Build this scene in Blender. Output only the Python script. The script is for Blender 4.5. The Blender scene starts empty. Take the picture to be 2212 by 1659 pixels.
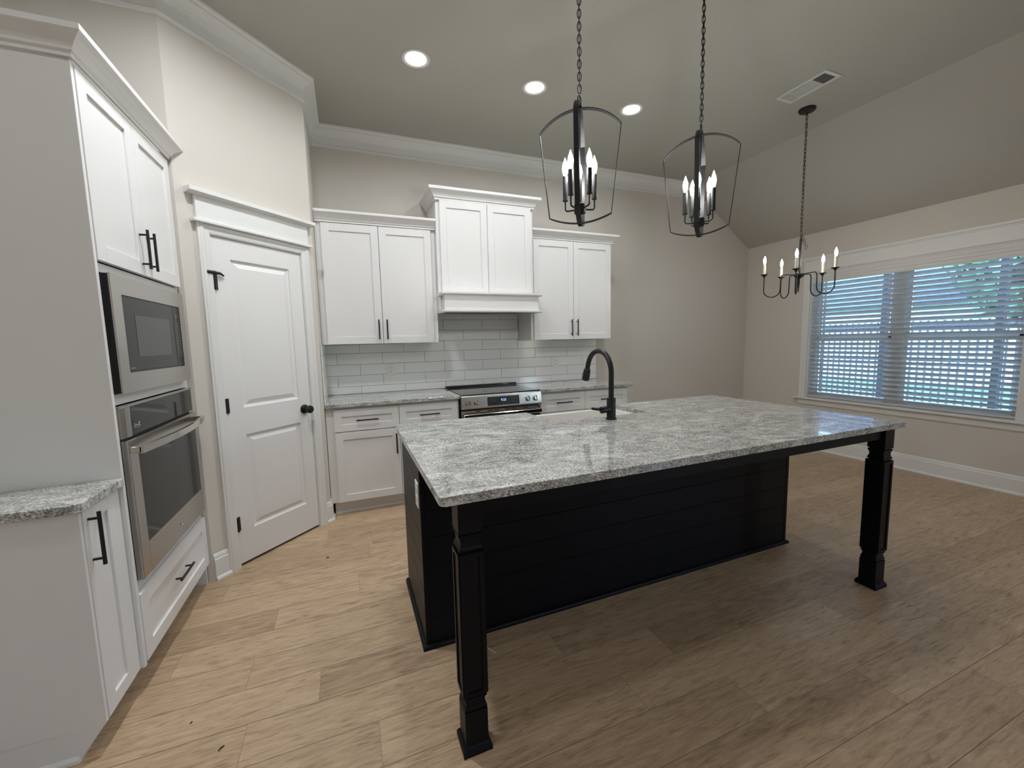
import bpy, bmesh, math, random
from mathutils import Vector, Matrix
random.seed(7)
PI = math.pi
SC = bpy.context.scene
COL = SC.collection

# ------------------------------------------------------------------ camera
cam_d = bpy.data.cameras.new('camera'); cam = bpy.data.objects.new('camera', cam_d); COL.objects.link(cam)
cam_d.sensor_fit = 'HORIZONTAL'; cam_d.sensor_width = 36.0; cam_d.lens = 885.88 / 2212 * 36.0
cam_d.clip_start = 0.02; cam_d.clip_end = 200
_r = (0.9272988213949267, -0.3736352697492979, -0.022662326424029686)
_u = (0.05993049566776328, 0.08843070390464147, 0.9942778013693887)
_f = (0.36949320904259675, 0.92335079780455, -0.10439383442093164)
cam.matrix_world = Matrix(((_r[0], _u[0], -_f[0], 0.8608), (_r[1], _u[1], -_f[1], -4.0963),
                           (_r[2], _u[2], -_f[2], 1.3740), (0, 0, 0, 1)))
SC.camera = cam

# ------------------------------------------------------------------ colour management, world
SC.view_settings.view_transform = 'Standard'; SC.view_settings.look = 'None'
SC.view_settings.gamma = 1.0; SC.view_settings.use_curve_mapping = False
SC.view_settings.exposure = 0.2
W = bpy.data.worlds.new('sky'); SC.world = W; W.use_nodes = True
nt = W.node_tree; nt.nodes.clear()
wo = nt.nodes.new('ShaderNodeOutputWorld'); bg = nt.nodes.new('ShaderNodeBackground')
sk = nt.nodes.new('ShaderNodeTexSky'); sk.sky_type = 'NISHITA'; sk.sun_disc = False
sk.sun_elevation = math.radians(38); sk.sun_rotation = math.radians(200); sk.air_density = 1.2; sk.dust_density = 2.0
bg.inputs['Strength'].default_value = 3.1
wb = nt.nodes.new('ShaderNodeMix'); wb.data_type = 'RGBA'; wb.blend_type = 'MULTIPLY'; wb.inputs[0].default_value = 1
wb.inputs[7].default_value = (.82, 1.0, 1.28, 1); nt.links.new(sk.outputs[0], wb.inputs[6]); nt.links.new(wb.outputs[2], bg.inputs[0]); nt.links.new(bg.outputs[0], wo.inputs[0])
CAN_W = 7.0        # recessed can, radiant watts
BULB_L = 135.0       # candle bulb radiance (pendants)
BULB_C = 165.0
WARM = (1.0, 0.85, 0.68)

# ------------------------------------------------------------------ materials
def srgb(r, g, b):
    f = lambda c: (c/255/12.92) if c/255 <= 0.04045 else ((c/255+0.055)/1.055)**2.4
    return (f(r), f(g), f(b), 1)
class NT:
    def __init__(s, name):
        s.m = bpy.data.materials.new(name); s.m.use_nodes = True; s.t = s.m.node_tree; s.t.nodes.clear()
        s.out = s.n('ShaderNodeOutputMaterial')
    def n(s, typ, **kw):
        nd = s.t.nodes.new(typ)
        for k, v in kw.items():
            if k.startswith('i_'):
                key = k[2:]; key = int(key) if key.isdigit() else key.replace('_', ' ')
                nd.inputs[key].default_value = v
            else: setattr(nd, k, v)
        return nd
    def l(s, a, b): s.t.links.new(a, b)
    def bsdf(s, col=(.8, .8, .8, 1), rough=.5, metal=0, **kw):
        b = s.n('ShaderNodeBsdfPrincipled'); b.inputs['Base Color'].default_value = col
        b.inputs['Roughness'].default_value = rough; b.inputs['Metallic'].default_value = metal
        for k, v in kw.items(): b.inputs[k.replace('_', ' ')].default_value = v
        s.l(b.outputs[0], s.out.inputs[0]); return b
    def ramp(s, fac, stops):
        r = s.n('ShaderNodeValToRGB'); e = r.color_ramp.elements
        while len(e) < len(stops): e.new(0.5)
        for el, (p, c) in zip(e, stops): el.position = p; el.color = c
        s.l(fac, r.inputs[0]); return r
    def noise(s, vec, scale, detail=4, rough=.55, dist=0):
        n = s.n('ShaderNodeTexNoise', i_Scale=scale, i_Detail=detail, i_Roughness=rough, i_Distortion=dist)
        s.l(vec, n.inputs['Vector']); return n
    def bump(s, h, b, strength=.2, dist=.002):
        p = s.n('ShaderNodeBump', i_Strength=strength, i_Distance=dist); s.l(h, p.inputs['Height']); s.l(p.outputs[0], b.inputs['Normal'])
def plain(name, col, rough=.5, metal=0, bump=0, bscale=60, var=0, **kw):
    m = NT(name); b = m.bsdf(col, rough, metal, **kw)
    if bump or var:
        tc = m.n('ShaderNodeTexCoord'); no = m.noise(tc.outputs['Object'], bscale, 3)
        if bump: m.bump(no.outputs[0], b, bump, .002)
        if var:
            r = m.ramp(no.outputs[0], [(.3, tuple(c*(1-var) for c in col[:3])+(1,)), (.7, tuple(min(1, c*(1+var)) for c in col[:3])+(1,))])
            m.l(r.outputs[0], b.inputs['Base Color'])
    return m.m
M = {}
M['wall'] = plain('greige_wall_paint', (.62, .58, .525, 1), .75, bump=.12, bscale=220)
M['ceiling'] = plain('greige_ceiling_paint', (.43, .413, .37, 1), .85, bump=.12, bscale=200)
M['trim'] = plain('white_trim_paint', (.74, .74, .72, 1), .38)
M['cab'] = plain('white_cabinet_lacquer', (.77, .76, .75, 1), .36, bump=.03, bscale=90)
M['island'] = plain('black_island_paint', (.0032, .0038, .006, 1), .42, Specular_IOR_Level=.18)
M['bmetal'] = plain('matte_black_metal', (.012, .012, .013, 1), .38, .3)
M['iron'] = plain('black_iron', (.013, .013, .015, 1), .45, .4)
M['blackp'] = plain('black_plastic', (.008, .008, .009, 1), .3)
M['blackglass'] = plain('black_glass', (.016, .017, .016, 1), .06, IOR=1.45, Specular_IOR_Level=.3)
M['mwwin'] = plain('microwave_window_mesh', (.07, .074, .072, 1), .1, IOR=1.45, Specular_IOR_Level=.3)
M['sink'] = plain('white_fireclay', (.80, .77, .73, 1), .15)
M['outlet'] = plain('white_outlet_plastic', (.80, .79, .76, 1), .35)
M['slot'] = plain('dark_slot', (.02, .02, .02, 1), .6)
M['candle'] = plain('cream_candle_sleeve', (.80, .74, .58, 1), .45)
M['vent'] = plain('white_vent_enamel', (.62, .62, .60, 1), .4)
M['ventdark'] = plain('dark_duct', (.03, .03, .032, 1), .7)
def mat_slat():
    m = NT('white_vinyl_slat'); d = m.n('ShaderNodeBsdfDiffuse'); d.inputs[0].default_value = (.70, .71, .72, 1)
    t = m.n('ShaderNodeBsdfTranslucent'); t.inputs[0].default_value = (.70, .74, .78, 1); mx = m.n('ShaderNodeMixShader'); mx.inputs[0].default_value = .22
    m.l(d.outputs[0], mx.inputs[1]); m.l(t.outputs[0], mx.inputs[2]); m.l(mx.outputs[0], m.out.inputs[0]); return m.m
M['slat'] = mat_slat()
M['valance'] = plain('white_blind_valance', (.68, .67, .65, 1), .5)
M['cord'] = plain('blind_cord', (.6, .62, .64, 1), .7)
M['grout'] = plain('grey_grout', (.36, .36, .34, 1), .9)
M['tile'] = plain('white_gloss_tile', (.86, .87, .86, 1), .12, bump=.05, bscale=9)
M['chip'] = plain('dark_wood_chip', (.03, .02, .012, 1), .8)
M['chipw'] = plain('white_plastic_sliver', (.8, .78, .72, 1), .6)
M['white_print'] = plain('pale_print', (.5, .5, .5, 1), .6)
M['dim_print'] = plain('dim_print', (.16, .165, .17, 1), .6)
M['cooktop'] = plain('cooktop_glass', (.045, .047, .046, 1), .09, IOR=1.6)
M['dark_gap'] = plain('shadow_gap_black', (.01, .01, .01, 1), .8)

def mat_steel():
    m = NT('brushed_stainless'); b = m.bsdf((.50, .48, .45, 1), .27, 1)
    tc = m.n('ShaderNodeTexCoord'); mp = m.n('ShaderNodeMapping'); mp.inputs['Scale'].default_value = (2, 2, 400)
    m.l(tc.outputs['Object'], mp.inputs[0]); no = m.noise(mp.outputs[0], 3, 2); m.bump(no.outputs[0], b, .06, .0005)
    return m.m
M['steel'] = mat_steel()
M['chrome'] = plain('polished_steel', (.62, .60, .57, 1), .12, 1)

def mat_granite():
    m = NT('grey_veined_granite'); b = m.bsdf(rough=.045)
    tc = m.n('ShaderNodeTexCoord')
    rot = m.n('ShaderNodeMapping'); rot.inputs['Rotation'].default_value = (0, 0, .16)
    m.l(tc.outputs['Object'], rot.inputs[0])
    wv = m.noise(rot.outputs[0], 2.2, 3, .5)
    dis = m.n('ShaderNodeVectorMath', operation='SCALE'); dis.inputs['Scale'].default_value = .22
    sub = m.n('ShaderNodeVectorMath', operation='SUBTRACT'); sub.inputs[1].default_value = (.5, .5, .5)
    m.l(wv.outputs['Color'], sub.inputs[0]); m.l(sub.outputs[0], dis.inputs[0])
    add = m.n('ShaderNodeVectorMath', operation='ADD'); m.l(rot.outputs[0], add.inputs[0]); m.l(dis.outputs[0], add.inputs[1])
    st = m.n('ShaderNodeMapping'); st.inputs['Scale'].default_value = (1.0, 1.75, 1.75); m.l(add.outputs[0], st.inputs[0])
    fine = m.noise(st.outputs[0], 120, 7, .72)
    base = m.ramp(fine.outputs[0], [(.36, (.05, .05, .052, 1)), (.44, (.22, .22, .215, 1)), (.52, (.46, .455, .435, 1)), (.62, (.76, .75, .72, 1))])
    med = m.noise(st.outputs[0], 13, 5, .6)
    shade = m.ramp(med.outputs[0], [(.3, (.60, .61, .60, 1)), (.5, (1.05, 1.05, 1.04, 1)), (.68, (1.32, 1.31, 1.27, 1))])
    mul = m.n('ShaderNodeMix', data_type='RGBA', blend_type='MULTIPLY'); mul.inputs[0].default_value = 1
    m.l(base.outputs[0], mul.inputs[6]); m.l(shade.outputs[0], mul.inputs[7])
    st2 = m.n('ShaderNodeMapping'); st2.inputs['Scale'].default_value = (.8, 3.8, 3.8); m.l(add.outputs[0], st2.inputs[0])
    v = m.noise(st2.outputs[0], 4.5, 5, .6, .8)
    vein = m.ramp(v.outputs[0], [(.575, (0, 0, 0, 1)), (.62, (1, 1, 1, 1)), (.70, (.2, .2, .2, 1))])
    v2 = m.noise(st2.outputs[0], 7.5, 5, .65, .8)
    dk = m.ramp(v2.outputs[0], [(.30, (1, 1, 1, 1)), (.37, (0, 0, 0, 1))])
    mx = m.n('ShaderNodeMix', data_type='RGBA'); m.l(mul.outputs[2], mx.inputs[6]); mx.inputs[7].default_value = (.74, .72, .68, 1)
    vf = m.n('ShaderNodeMath', operation='MULTIPLY'); vf.inputs[1].default_value = .75; m.l(vein.outputs[0], vf.inputs[0]); m.l(vf.outputs[0], mx.inputs[0])
    mx2 = m.n('ShaderNodeMix', data_type='RGBA'); m.l(mx.outputs[2], mx2.inputs[6]); mx2.inputs[7].default_value = (.12, .12, .125, 1)
    df = m.n('ShaderNodeMath', operation='MULTIPLY'); df.inputs[1].default_value = .55; m.l(dk.outputs[0], df.inputs[0]); m.l(df.outputs[0], mx2.inputs[0])
    m.l(mx2.outputs[2], b.inputs['Base Color'])
    return m.m
M['granite'] = mat_granite()

def mat_floor():
    m = NT('oak_vinyl_plank'); b = m.bsdf(rough=.36)
    uv = m.n('ShaderNodeUVMap'); uv.uv_map = 'plank'
    at = m.n('ShaderNodeAttribute'); at.attribute_name = 'tone'
    mp = m.n('ShaderNodeMapping'); mp.inputs['Scale'].default_value = (1.6, 13, 1); m.l(uv.outputs[0], mp.inputs[0])
    g = m.noise(mp.outputs[0], 5.0, 9, .72, .9)
    mp2 = m.n('ShaderNodeMapping'); mp2.inputs['Scale'].default_value = (1.0, 4.0, 1); m.l(uv.outputs[0], mp2.inputs[0])
    wn = m.noise(mp2.outputs[0], 1.6, 2, .5, .3)
    rings = m.n('ShaderNodeMath', operation='MULTIPLY'); rings.inputs[1].default_value = 46; m.l(wn.outputs[0], rings.inputs[0])
    sn = m.n('ShaderNodeMath', operation='SINE'); m.l(rings.outputs[0], sn.inputs[0])
    patch = m.noise(mp2.outputs[0], .9, 2, .5)
    pr_ = m.ramp(patch.outputs[0], [(.45, (0, 0, 0, 1)), (.62, (1, 1, 1, 1))])
    sm = m.n('ShaderNodeMath', operation='MULTIPLY'); m.l(sn.outputs[0], sm.inputs[0]); m.l(pr_.outputs[0], sm.inputs[1])
    sm2 = m.n('ShaderNodeMath', operation='MULTIPLY_ADD'); sm2.inputs[1].default_value = .06; m.l(sm.outputs[0], sm2.inputs[0]); m.l(g.outputs[0], sm2.inputs[2])
    c = m.ramp(sm2.outputs[0], [(.34, (.32, .215, .130, 1)), (.45, (.455, .322, .200, 1)), (.55, (.52, .373, .236, 1)), (.66, (.60, .45, .298, 1))])
    tone = m.ramp(at.outputs['Fac'], [(0, (.86, .84, .83, 1)), (.5, (.97, .965, .96, 1)), (1, (1.08, 1.085, 1.09, 1))])
    mul = m.n('ShaderNodeMix', data_type='RGBA', blend_type='MULTIPLY'); mul.inputs[0].default_value = 1
    m.l(c.outputs[0], mul.inputs[6]); m.l(tone.outputs[0], mul.inputs[7]); m.l(mul.outputs[2], b.inputs['Base Color'])
    rr = m.ramp(g.outputs[0], [(.3, (.44,)*3+(1,)), (.7, (.34,)*3+(1,))]); m.l(rr.outputs[0], b.inputs['Roughness'])
    m.bump(g.outputs[0], b, .12, .001)
    return m.m
M['floor'] = mat_floor()
M['seam'] = plain('plank_seam', (.27, .20, .14, 1), .6)

def mat_emit(name, col, s):
    m = NT(name); e = m.n('ShaderNodeEmission', i_Strength=s); e.inputs[0].default_value = col+(1,) if len(col) == 3 else col
    m.l(e.outputs[0], m.out.inputs[0]); return m.m
M['lens'] = mat_emit('lit_led_lens', (1, .95, .86), 14)
M['bulb'] = mat_emit('lit_candle_bulb', (1, .99, .96), BULB_L)
M['bulb2'] = mat_emit('lit_chandelier_bulb', (1, .98, .94), BULB_C)
M['digits'] = mat_emit('display_digits', (.35, .5, 1), 1.6)
def mat_pane():
    m = NT('thin_window_glass'); t = m.n('ShaderNodeBsdfTransparent'); t.inputs[0].default_value = (.93, .97, .96, 1)
    g = m.n('ShaderNodeBsdfGlossy'); g.inputs['Roughness'].default_value = .02
    fr = m.n('ShaderNodeFresnel', i_IOR=1.45); mx = m.n('ShaderNodeMixShader')
    m.l(fr.outputs[0], mx.inputs[0]); m.l(t.outputs[0], mx.inputs[1]); m.l(g.outputs[0], mx.inputs[2]); m.l(mx.outputs[0], m.out.inputs[0])
    return m.m
M['pane'] = mat_pane()
M['lawn'] = plain('lawn_grass', (.13, .27, .15, 1), .9, bump=.5, bscale=30, var=.3)
M['leaf'] = plain('tree_leaves', (.10, .20, .12, 1), .7, bscale=3, var=.5)
M['bark'] = plain('tree_bark', (.12, .09, .07, 1), .9)
M['fence'] = plain('dark_fence_paint', (.04, .05, .065, 1), 1, Specular_IOR_Level=.1)
M['roofing'] = plain('slate_blue_shingles', (.07, .10, .15, 1), .9, bump=.4, bscale=14, var=.2)
M['siding'] = plain('pale_siding', (.60, .64, .68, 1), .8)
M['concrete'] = plain('pale_concrete', (.62, .63, .62, 1), .85, bump=.2, bscale=20)
M['patio'] = plain('dark_bronze_post', (.02, .024, .032, 1), 1, Specular_IOR_Level=0)

# ------------------------------------------------------------------ object helpers
def link(o, parent=None):
    COL.objects.link(o)
    if parent is not None: o.parent = parent
    return o
def tag(o, label=None, cat=None, group=None, kind=None):
    if label: o['label'] = label
    if cat: o['category'] = cat
    if group: o['group'] = group
    if kind: o['kind'] = kind
    return o
def root(name, label, cat, loc, rotz=0, group=None):
    o = bpy.data.objects.new(name, None); o.empty_display_size = .1
    o.matrix_world = Matrix.Translation(loc) @ Matrix.Rotation(rotz, 4, 'Z')
    link(o); o['_M'] = [x for r in o.matrix_world for x in r]
    return tag(o, label, cat, group)
def rootmat(o):
    while o.parent is not None: o = o.parent
    m = Matrix.Translation(o.location) @ Matrix.Rotation(o.rotation_euler.z, 4, 'Z')
    return m
def put(name, bm, mat, parent=None, world=False, loc=None, smooth=None):
    if world and parent is not None: bm.transform(rootmat(parent).inverted())
    bmesh.ops.recalc_face_normals(bm, faces=bm.faces[:])
    me = bpy.data.meshes.new(name)
    if loc is not None: bm.transform(Matrix.Translation(-Vector(loc)))
    if smooth:
        for f in bm.faces: f.smooth = True
    bm.to_mesh(me); bm.free()
    mats = mat if isinstance(mat, (list, tuple)) else [mat]
    for k in mats: me.materials.append(M[k])
    if smooth == 'auto': me.set_sharp_from_angle(angle=math.radians(35))
    o = bpy.data.objects.new(name, me)
    if loc is not None: o.location = loc
    return link(o, parent)
def struct(name, bm, mat, **kw):
    o = put(name, bm, mat, **kw); o['kind'] = 'structure'; return o
B = bmesh.new
def box(bm, x0, x1, y0, y1, z0, z1, bev=0, mi=0):
    if x1 < x0: x0, x1 = x1, x0
    if y1 < y0: y0, y1 = y1, y0
    if z1 < z0: z0, z1 = z1, z0
    v = [bm.verts.new(p) for p in ((x0,y0,z0),(x1,y0,z0),(x1,y1,z0),(x0,y1,z0),(x0,y0,z1),(x1,y0,z1),(x1,y1,z1),(x0,y1,z1))]
    fs = [bm.faces.new([v[i] for i in q]) for q in ((3,2,1,0),(4,5,6,7),(0,1,5,4),(1,2,6,5),(2,3,7,6),(3,0,4,7))]
    for f in fs: f.material_index = mi
    if bev:
        es = list({e for f in fs for e in f.edges})
        r = bmesh.ops.bevel(bm, geom=es, offset=bev, segments=1, affect='EDGES', profile=.5)
        for f in r['faces']: f.material_index = mi
    return bm
def prism(bm, poly, axis, a, b, bev=0):
    """extrude a 2D polygon along an axis; poly in the two other axes in order"""
    def P(p, t):
        return {'x': (t, p[0], p[1]), 'y': (p[0], t, p[1]), 'z': (p[0], p[1], t)}[axis]
    va = [bm.verts.new(P(p, a)) for p in poly]; vb = [bm.verts.new(P(p, b)) for p in poly]
    n = len(poly); fs = [bm.faces.new(va[::-1]), bm.faces.new(vb)]
    for i in range(n): fs.append(bm.faces.new((va[i], va[(i+1) % n], vb[(i+1) % n], vb[i])))
    if bev:
        bmesh.ops.bevel(bm, geom=list(fs[0].edges)+list(fs[1].edges), offset=bev, segments=2, affect='EDGES', profile=.5)
    return bm
def frame(z):
    z = Vector(z).normalized(); a = Vector((0, 0, 1)) if abs(z.z) < .9 else Vector((1, 0, 0))
    x = a.cross(z).normalized(); return x, z.cross(x), z
def cyl(bm, p0, p1, r0, r1=None, seg=16):
    r1 = r0 if r1 is None else r1; p0, p1 = Vector(p0), Vector(p1); x, y, z = frame(p1-p0)
    A = []; Bq = []
    for i in range(seg):
        a = 2*PI*i/seg; d = x*math.cos(a)+y*math.sin(a)
        A.append(bm.verts.new(p0+d*r0)); Bq.append(bm.verts.new(p1+d*r1))
    bm.faces.new(A[::-1]); bm.faces.new(Bq)
    for i in range(seg): bm.faces.new((A[i], A[(i+1) % seg], Bq[(i+1) % seg], Bq[i]))
    return bm
def tube(bm, pts, r, seg=8, closed=False):
    pts = [Vector(p) for p in pts]; n = len(pts); rings = []
    rs = r if isinstance(r, (list, tuple)) else [r]*n
    px = None
    for i, p in enumerate(pts):
        if closed: t = pts[(i+1) % n]-pts[i-1]
        else: t = pts[min(i+1, n-1)]-pts[max(i-1, 0)]
        t.normalize()
        if px is None: x, y, _ = frame(t)
        else:
            x = (px-t*px.dot(t)).normalized(); y = t.cross(x)
        px = x
        rings.append([bm.verts.new(p+(x*math.cos(2*PI*k/seg)+y*math.sin(2*PI*k/seg))*rs[i]) for k in range(seg)])
    m = n if closed else n-1
    for i in range(m):
        a, b = rings[i], rings[(i+1) % n]
        for k in range(seg): bm.faces.new((a[k], a[(k+1) % seg], b[(k+1) % seg], b[k]))
    if not closed: bm.faces.new(rings[0][::-1]); bm.faces.new(rings[-1])
    return bm
def smoothpts(pts, it=2):
    pts = [Vector(p) for p in pts]
    for _ in range(it):
        q = [pts[0]]
        for a, b in zip(pts, pts[1:]): q += [a*.75+b*.25, a*.25+b*.75]
        q.append(pts[-1]); pts = q
    return pts
def lathe(bm, prof, c=(0, 0, 0), seg=24, axis=(0, 0, 1)):
    x, y, z = frame(axis); c = Vector(c); rings = []
    for r, h in prof:
        if r < 1e-5: rings.append([bm.verts.new(c+z*h)])
        else: rings.append([bm.verts.new(c+z*h+(x*math.cos(2*PI*k/seg)+y*math.sin(2*PI*k/seg))*r) for k in range(seg)])
    for a, b in zip(rings, rings[1:]):
        for k in range(seg):
            k2 = (k+1) % seg
            if len(a) == 1 and len(b) == 1: continue
            if len(a) == 1: bm.faces.new((a[0], b[k2], b[k]))
            elif len(b) == 1: bm.faces.new((a[k], a[k2], b[0]))
            else: bm.faces.new((a[k], a[k2], b[k2], b[k]))
    for rg in (() if prof[0] == prof[-1] else (rings[0], rings[-1])):
        if len(rg) > 1: bm.faces.new(rg)
    return bm
def sweep(bm, path, prof, z0=0):
    """mitred sweep; profile (offset to the RIGHT of the path, z)"""
    n = len(path); P = [Vector(p) for p in path]; rings = []
    for i in range(n):
        ds = []
        if i > 0: ds.append((P[i]-P[i-1]).normalized())
        if i < n-1: ds.append((P[i+1]-P[i]).normalized())
        ns = [Vector((d.y, -d.x)) for d in ds]
        m = ns[0] if len(ns) == 1 else (ns[0]+ns[1])/(1+ns[0].dot(ns[1]))
        rings.append([bm.verts.new((P[i].x+m.x*o, P[i].y+m.y*o, z0+z)) for o, z in prof])
    k = len(prof)
    for a, b in zip(rings, rings[1:]):
        for j in range(k): bm.faces.new((a[j], a[(j+1) % k], b[(j+1) % k], b[j]))
    bm.faces.new(rings[0]); bm.faces.new(rings[-1][::-1])
    return bm
def arc(cx, cy, r, a0, a1, n=8):
    return [(cx+r*math.cos(math.radians(a0+(a1-a0)*i/n)), cy+r*math.sin(math.radians(a0+(a1-a0)*i/n))) for i in range(n+1)]

# local-frame cabinet pieces (front faces -y, x to the right, wall at +y)
def shaker(bm, x0, x1, z0, z1, yf, t=.02, rail=.06, rec=.009):
    b = .0012
    box(bm, x0, x0+rail, yf, yf+t, z0, z1, b); box(bm, x1-rail, x1, yf, yf+t, z0, z1, b)
    box(bm, x0+rail-.001, x1-rail+.001, yf, yf+t, z0, z0+rail, b); box(bm, x0+rail-.001, x1-rail+.001, yf, yf+t, z1-rail, z1, b)
    box(bm, x0+rail-.004, x1-rail+.004, yf+rec, yf+t-.002, z0+rail-.004, z1-rail+.004)
    return bm
def handle(parent, x, z, yf, L=.17, vert=True, label='black bar handle', so=.030, world=False):
    bm = B(); r = .0058
    if vert:
        cyl(bm, (x, yf-so, z-L/2), (x, yf-so, z+L/2), r, seg=12)
        for s in (-1, 1): cyl(bm, (x, yf-.0006, z+s*(L/2-.022)), (x, yf-so, z+s*(L/2-.022)), .0045, seg=10)
    else:
        cyl(bm, (x-L/2, yf-so, z), (x+L/2, yf-so, z), r, seg=12)
        for s in (-1, 1): cyl(bm, (x+s*(L/2-.022), yf-.0006, z), (x+s*(L/2-.022), yf-so, z), .0045, seg=10)
    o = put('handle', bm, 'bmetal', parent, world=world, smooth='auto'); o['label'] = label; return o
CAB_CROWN = [(0, 0), (.008, 0), (.008, .012), (.016, .018), (.018, .026), (.026, .038), (.042, .054), (.054, .062), (.058, .066), (.058, .085), (0, .085)]

# ------------------------------------------------------------------ room shell
ZC = 3.25; XL = -.62; XR = 5.992; YF = -9.2; XS = 4.955; ZS = 2.54
# floor planks in one mesh, plank tone per face
bm = B(); uvl = bm.loops.layers.uv.new('plank'); tl = bm.faces.layers.float.new('tone')
PW = .1775; PL = 1.22
known = {-1: .444, 0: .681, -2: .890, 4: .85, 3: .45, -3: 1.823-1.22, -4: 2.213, -5: 2.718}
rows = range(int((YF+2.457)/PW)-1, 15)
g = .0008
for r in rows:
    y0 = -2.457+r*PW; y1 = y0+PW
    rr = random.Random(r*31+5); off = known.get(r-(0), None)
    off = known[r] if r in known else rr.uniform(0, PL)
    k0 = math.floor((XL-.3-off)/PL)
    for k in range(k0, k0+8):
        x0 = off+k*PL; x1 = x0+PL
        cx0, cx1 = max(x0, XL-.3), min(x1, XR+.1)
        if cx1 <= cx0: continue
        cy0, cy1 = max(y0, YF-.1), min(y1, .1)
        if cy1 <= cy0: continue
        vs = [bm.verts.new(p) for p in ((cx0+g, cy0+g, 0), (cx1-g, cy0+g, 0), (cx1-g, cy1-g, 0), (cx0+g, cy1-g, 0))]
        f = bm.faces.new(vs); f[tl] = rr.random(); ox, oy = rr.uniform(0, 60), rr.uniform(0, 60)
        for lp in f.loops: lp[uvl].uv = (lp.vert.co.x-x0+ox, lp.vert.co.y-y0+oy)
vs = [bm.verts.new(p) for p in ((XL-.3, YF-.1, -.0012), (XR+.1, YF-.1, -.0012), (XR+.1, .1, -.0012), (XL-.3, .1, -.0012))]
f = bm.faces.new(vs); f.material_index = 1
me = bpy.data.meshes.new('floor'); bm.to_mesh(me); bm.free()
me.materials.append(M['floor']); me.materials.append(M['seam'])
fl = bpy.data.objects.new('floor', me); link(fl); fl['kind'] = 'structure'

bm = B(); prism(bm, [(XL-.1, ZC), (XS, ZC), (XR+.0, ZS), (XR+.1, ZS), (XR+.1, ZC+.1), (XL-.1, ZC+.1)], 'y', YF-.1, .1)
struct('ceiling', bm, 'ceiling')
bm = B(); prism(bm, [(.67, 0), (XR, 0), (XR, ZS), (XS, ZC), (.67, ZC)], 'y', 0, .1); struct('wall_back', bm, 'wall')
bm = B(); box(bm, XL-.1, XL, YF, -1.2, 0, ZC); struct('wall_left', bm, 'wall')
PWX, PWY, DD = .055, -1.295, .70710678
def pwp(u, v=0): return (PWX+u*DD-v*DD*-1*-1*-1, PWY+u*DD+v*DD)     # along the diagonal wall, v = depth behind its face
def pwp(u, v=0): return (PWX+u*DD-v*DD, PWY+u*DD+v*DD)
bm = B()
prism(bm, [(XL, -1.295), (.055, -1.295), pwp(.154), pwp(.154, .10), pwp(.03, .10), (XL, -1.19)], 'z', 0, ZC)
prism(bm, [pwp(.766), (.675, -.675), (.675, .1), (.58, .1), (.58, -.63), pwp(.766, .10)], 'z', 0, ZC)
prism(bm, [pwp(.154), pwp(.766), pwp(.766, .10), pwp(.154, .10)], 'z', 2.026, ZC)
struct('wall_pantry', bm, 'wall')
# window opening in the right wall, second pair of openings behind the camera
WY0, WY1, WZ0, WZ1 = -2.545, -.845, .60, 2.105
LY0, LY1, LZ0, LZ1 = -7.9, -6.9, .9, 2.15
bm = B(); T = .14
def wallpanel(bm, y0, y1, z0, z1): box(bm, XR, XR+T, y0, y1, z0, z1)
wallpanel(bm, WY1, .1, 0, ZS+.02); wallpanel(bm, WY0, WY1, 0, WZ0); wallpanel(bm, WY0, WY1, WZ1, ZS+.02)
wallpanel(bm, LY1, WY0, 0, ZS+.02); wallpanel(bm, LY0, LY1, 0, LZ0); wallpanel(bm, LY0, LY1, LZ1, ZS+.02); wallpanel(bm, YF, LY0, 0, ZS+.02)
struct('wall_right', bm, 'wall')
bm = B(); bx = box
bx(bm, XL, XR, YF-.12, YF, 0, ZC)
struct('wall_front', bm, 'wall')

# crown moulding, baseboards
CROWN = [(0, -.165), (.018, -.165), (.018, -.147), (.013, -.141), (.011, -.137), (.012, -.088), (.016, -.084), (.016, -.078),
         (.024, -.070), (.028, -.060), (.040, -.046), (.058, -.034), (.066, -.030), (.066, -.022), (.078, -.016), (.085, -.012), (.085, 0), (0, 0)]
bm = B(); sweep(bm, [(XL, -1.295), (.055, -1.295), (.675, -.675), (.675, 0), (4.90, 0)], CROWN, ZC); struct('trim_1', bm, 'trim')
BASE = [(0, 0), (.026, 0), (.026, .008), (.022, .016), (.015, .020), (.014, .112), (.010, .118), (.010, .126), (.006, .138), (.003, .142), (0, .142)]
BASE = [(o, z*1.12) for o, z in BASE]
d = .7071
bm = B(); sweep(bm, [(.055+.004*d, -1.295+.004*d), (.055+.090*d, -1.295+.090*d)], BASE); struct('baseboard_pantry', bm, 'trim')
bm = B(); sweep(bm, [(.055+.822*d, -1.295+.822*d), (.675, -.675), (.675, -.585)], BASE); struct('baseboard_return', bm, 'trim')
bm = B(); sweep(bm, [(3.56, 0), (XR, 0), (XR, YF)], BASE); struct('baseboard_right', bm, 'trim')

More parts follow.
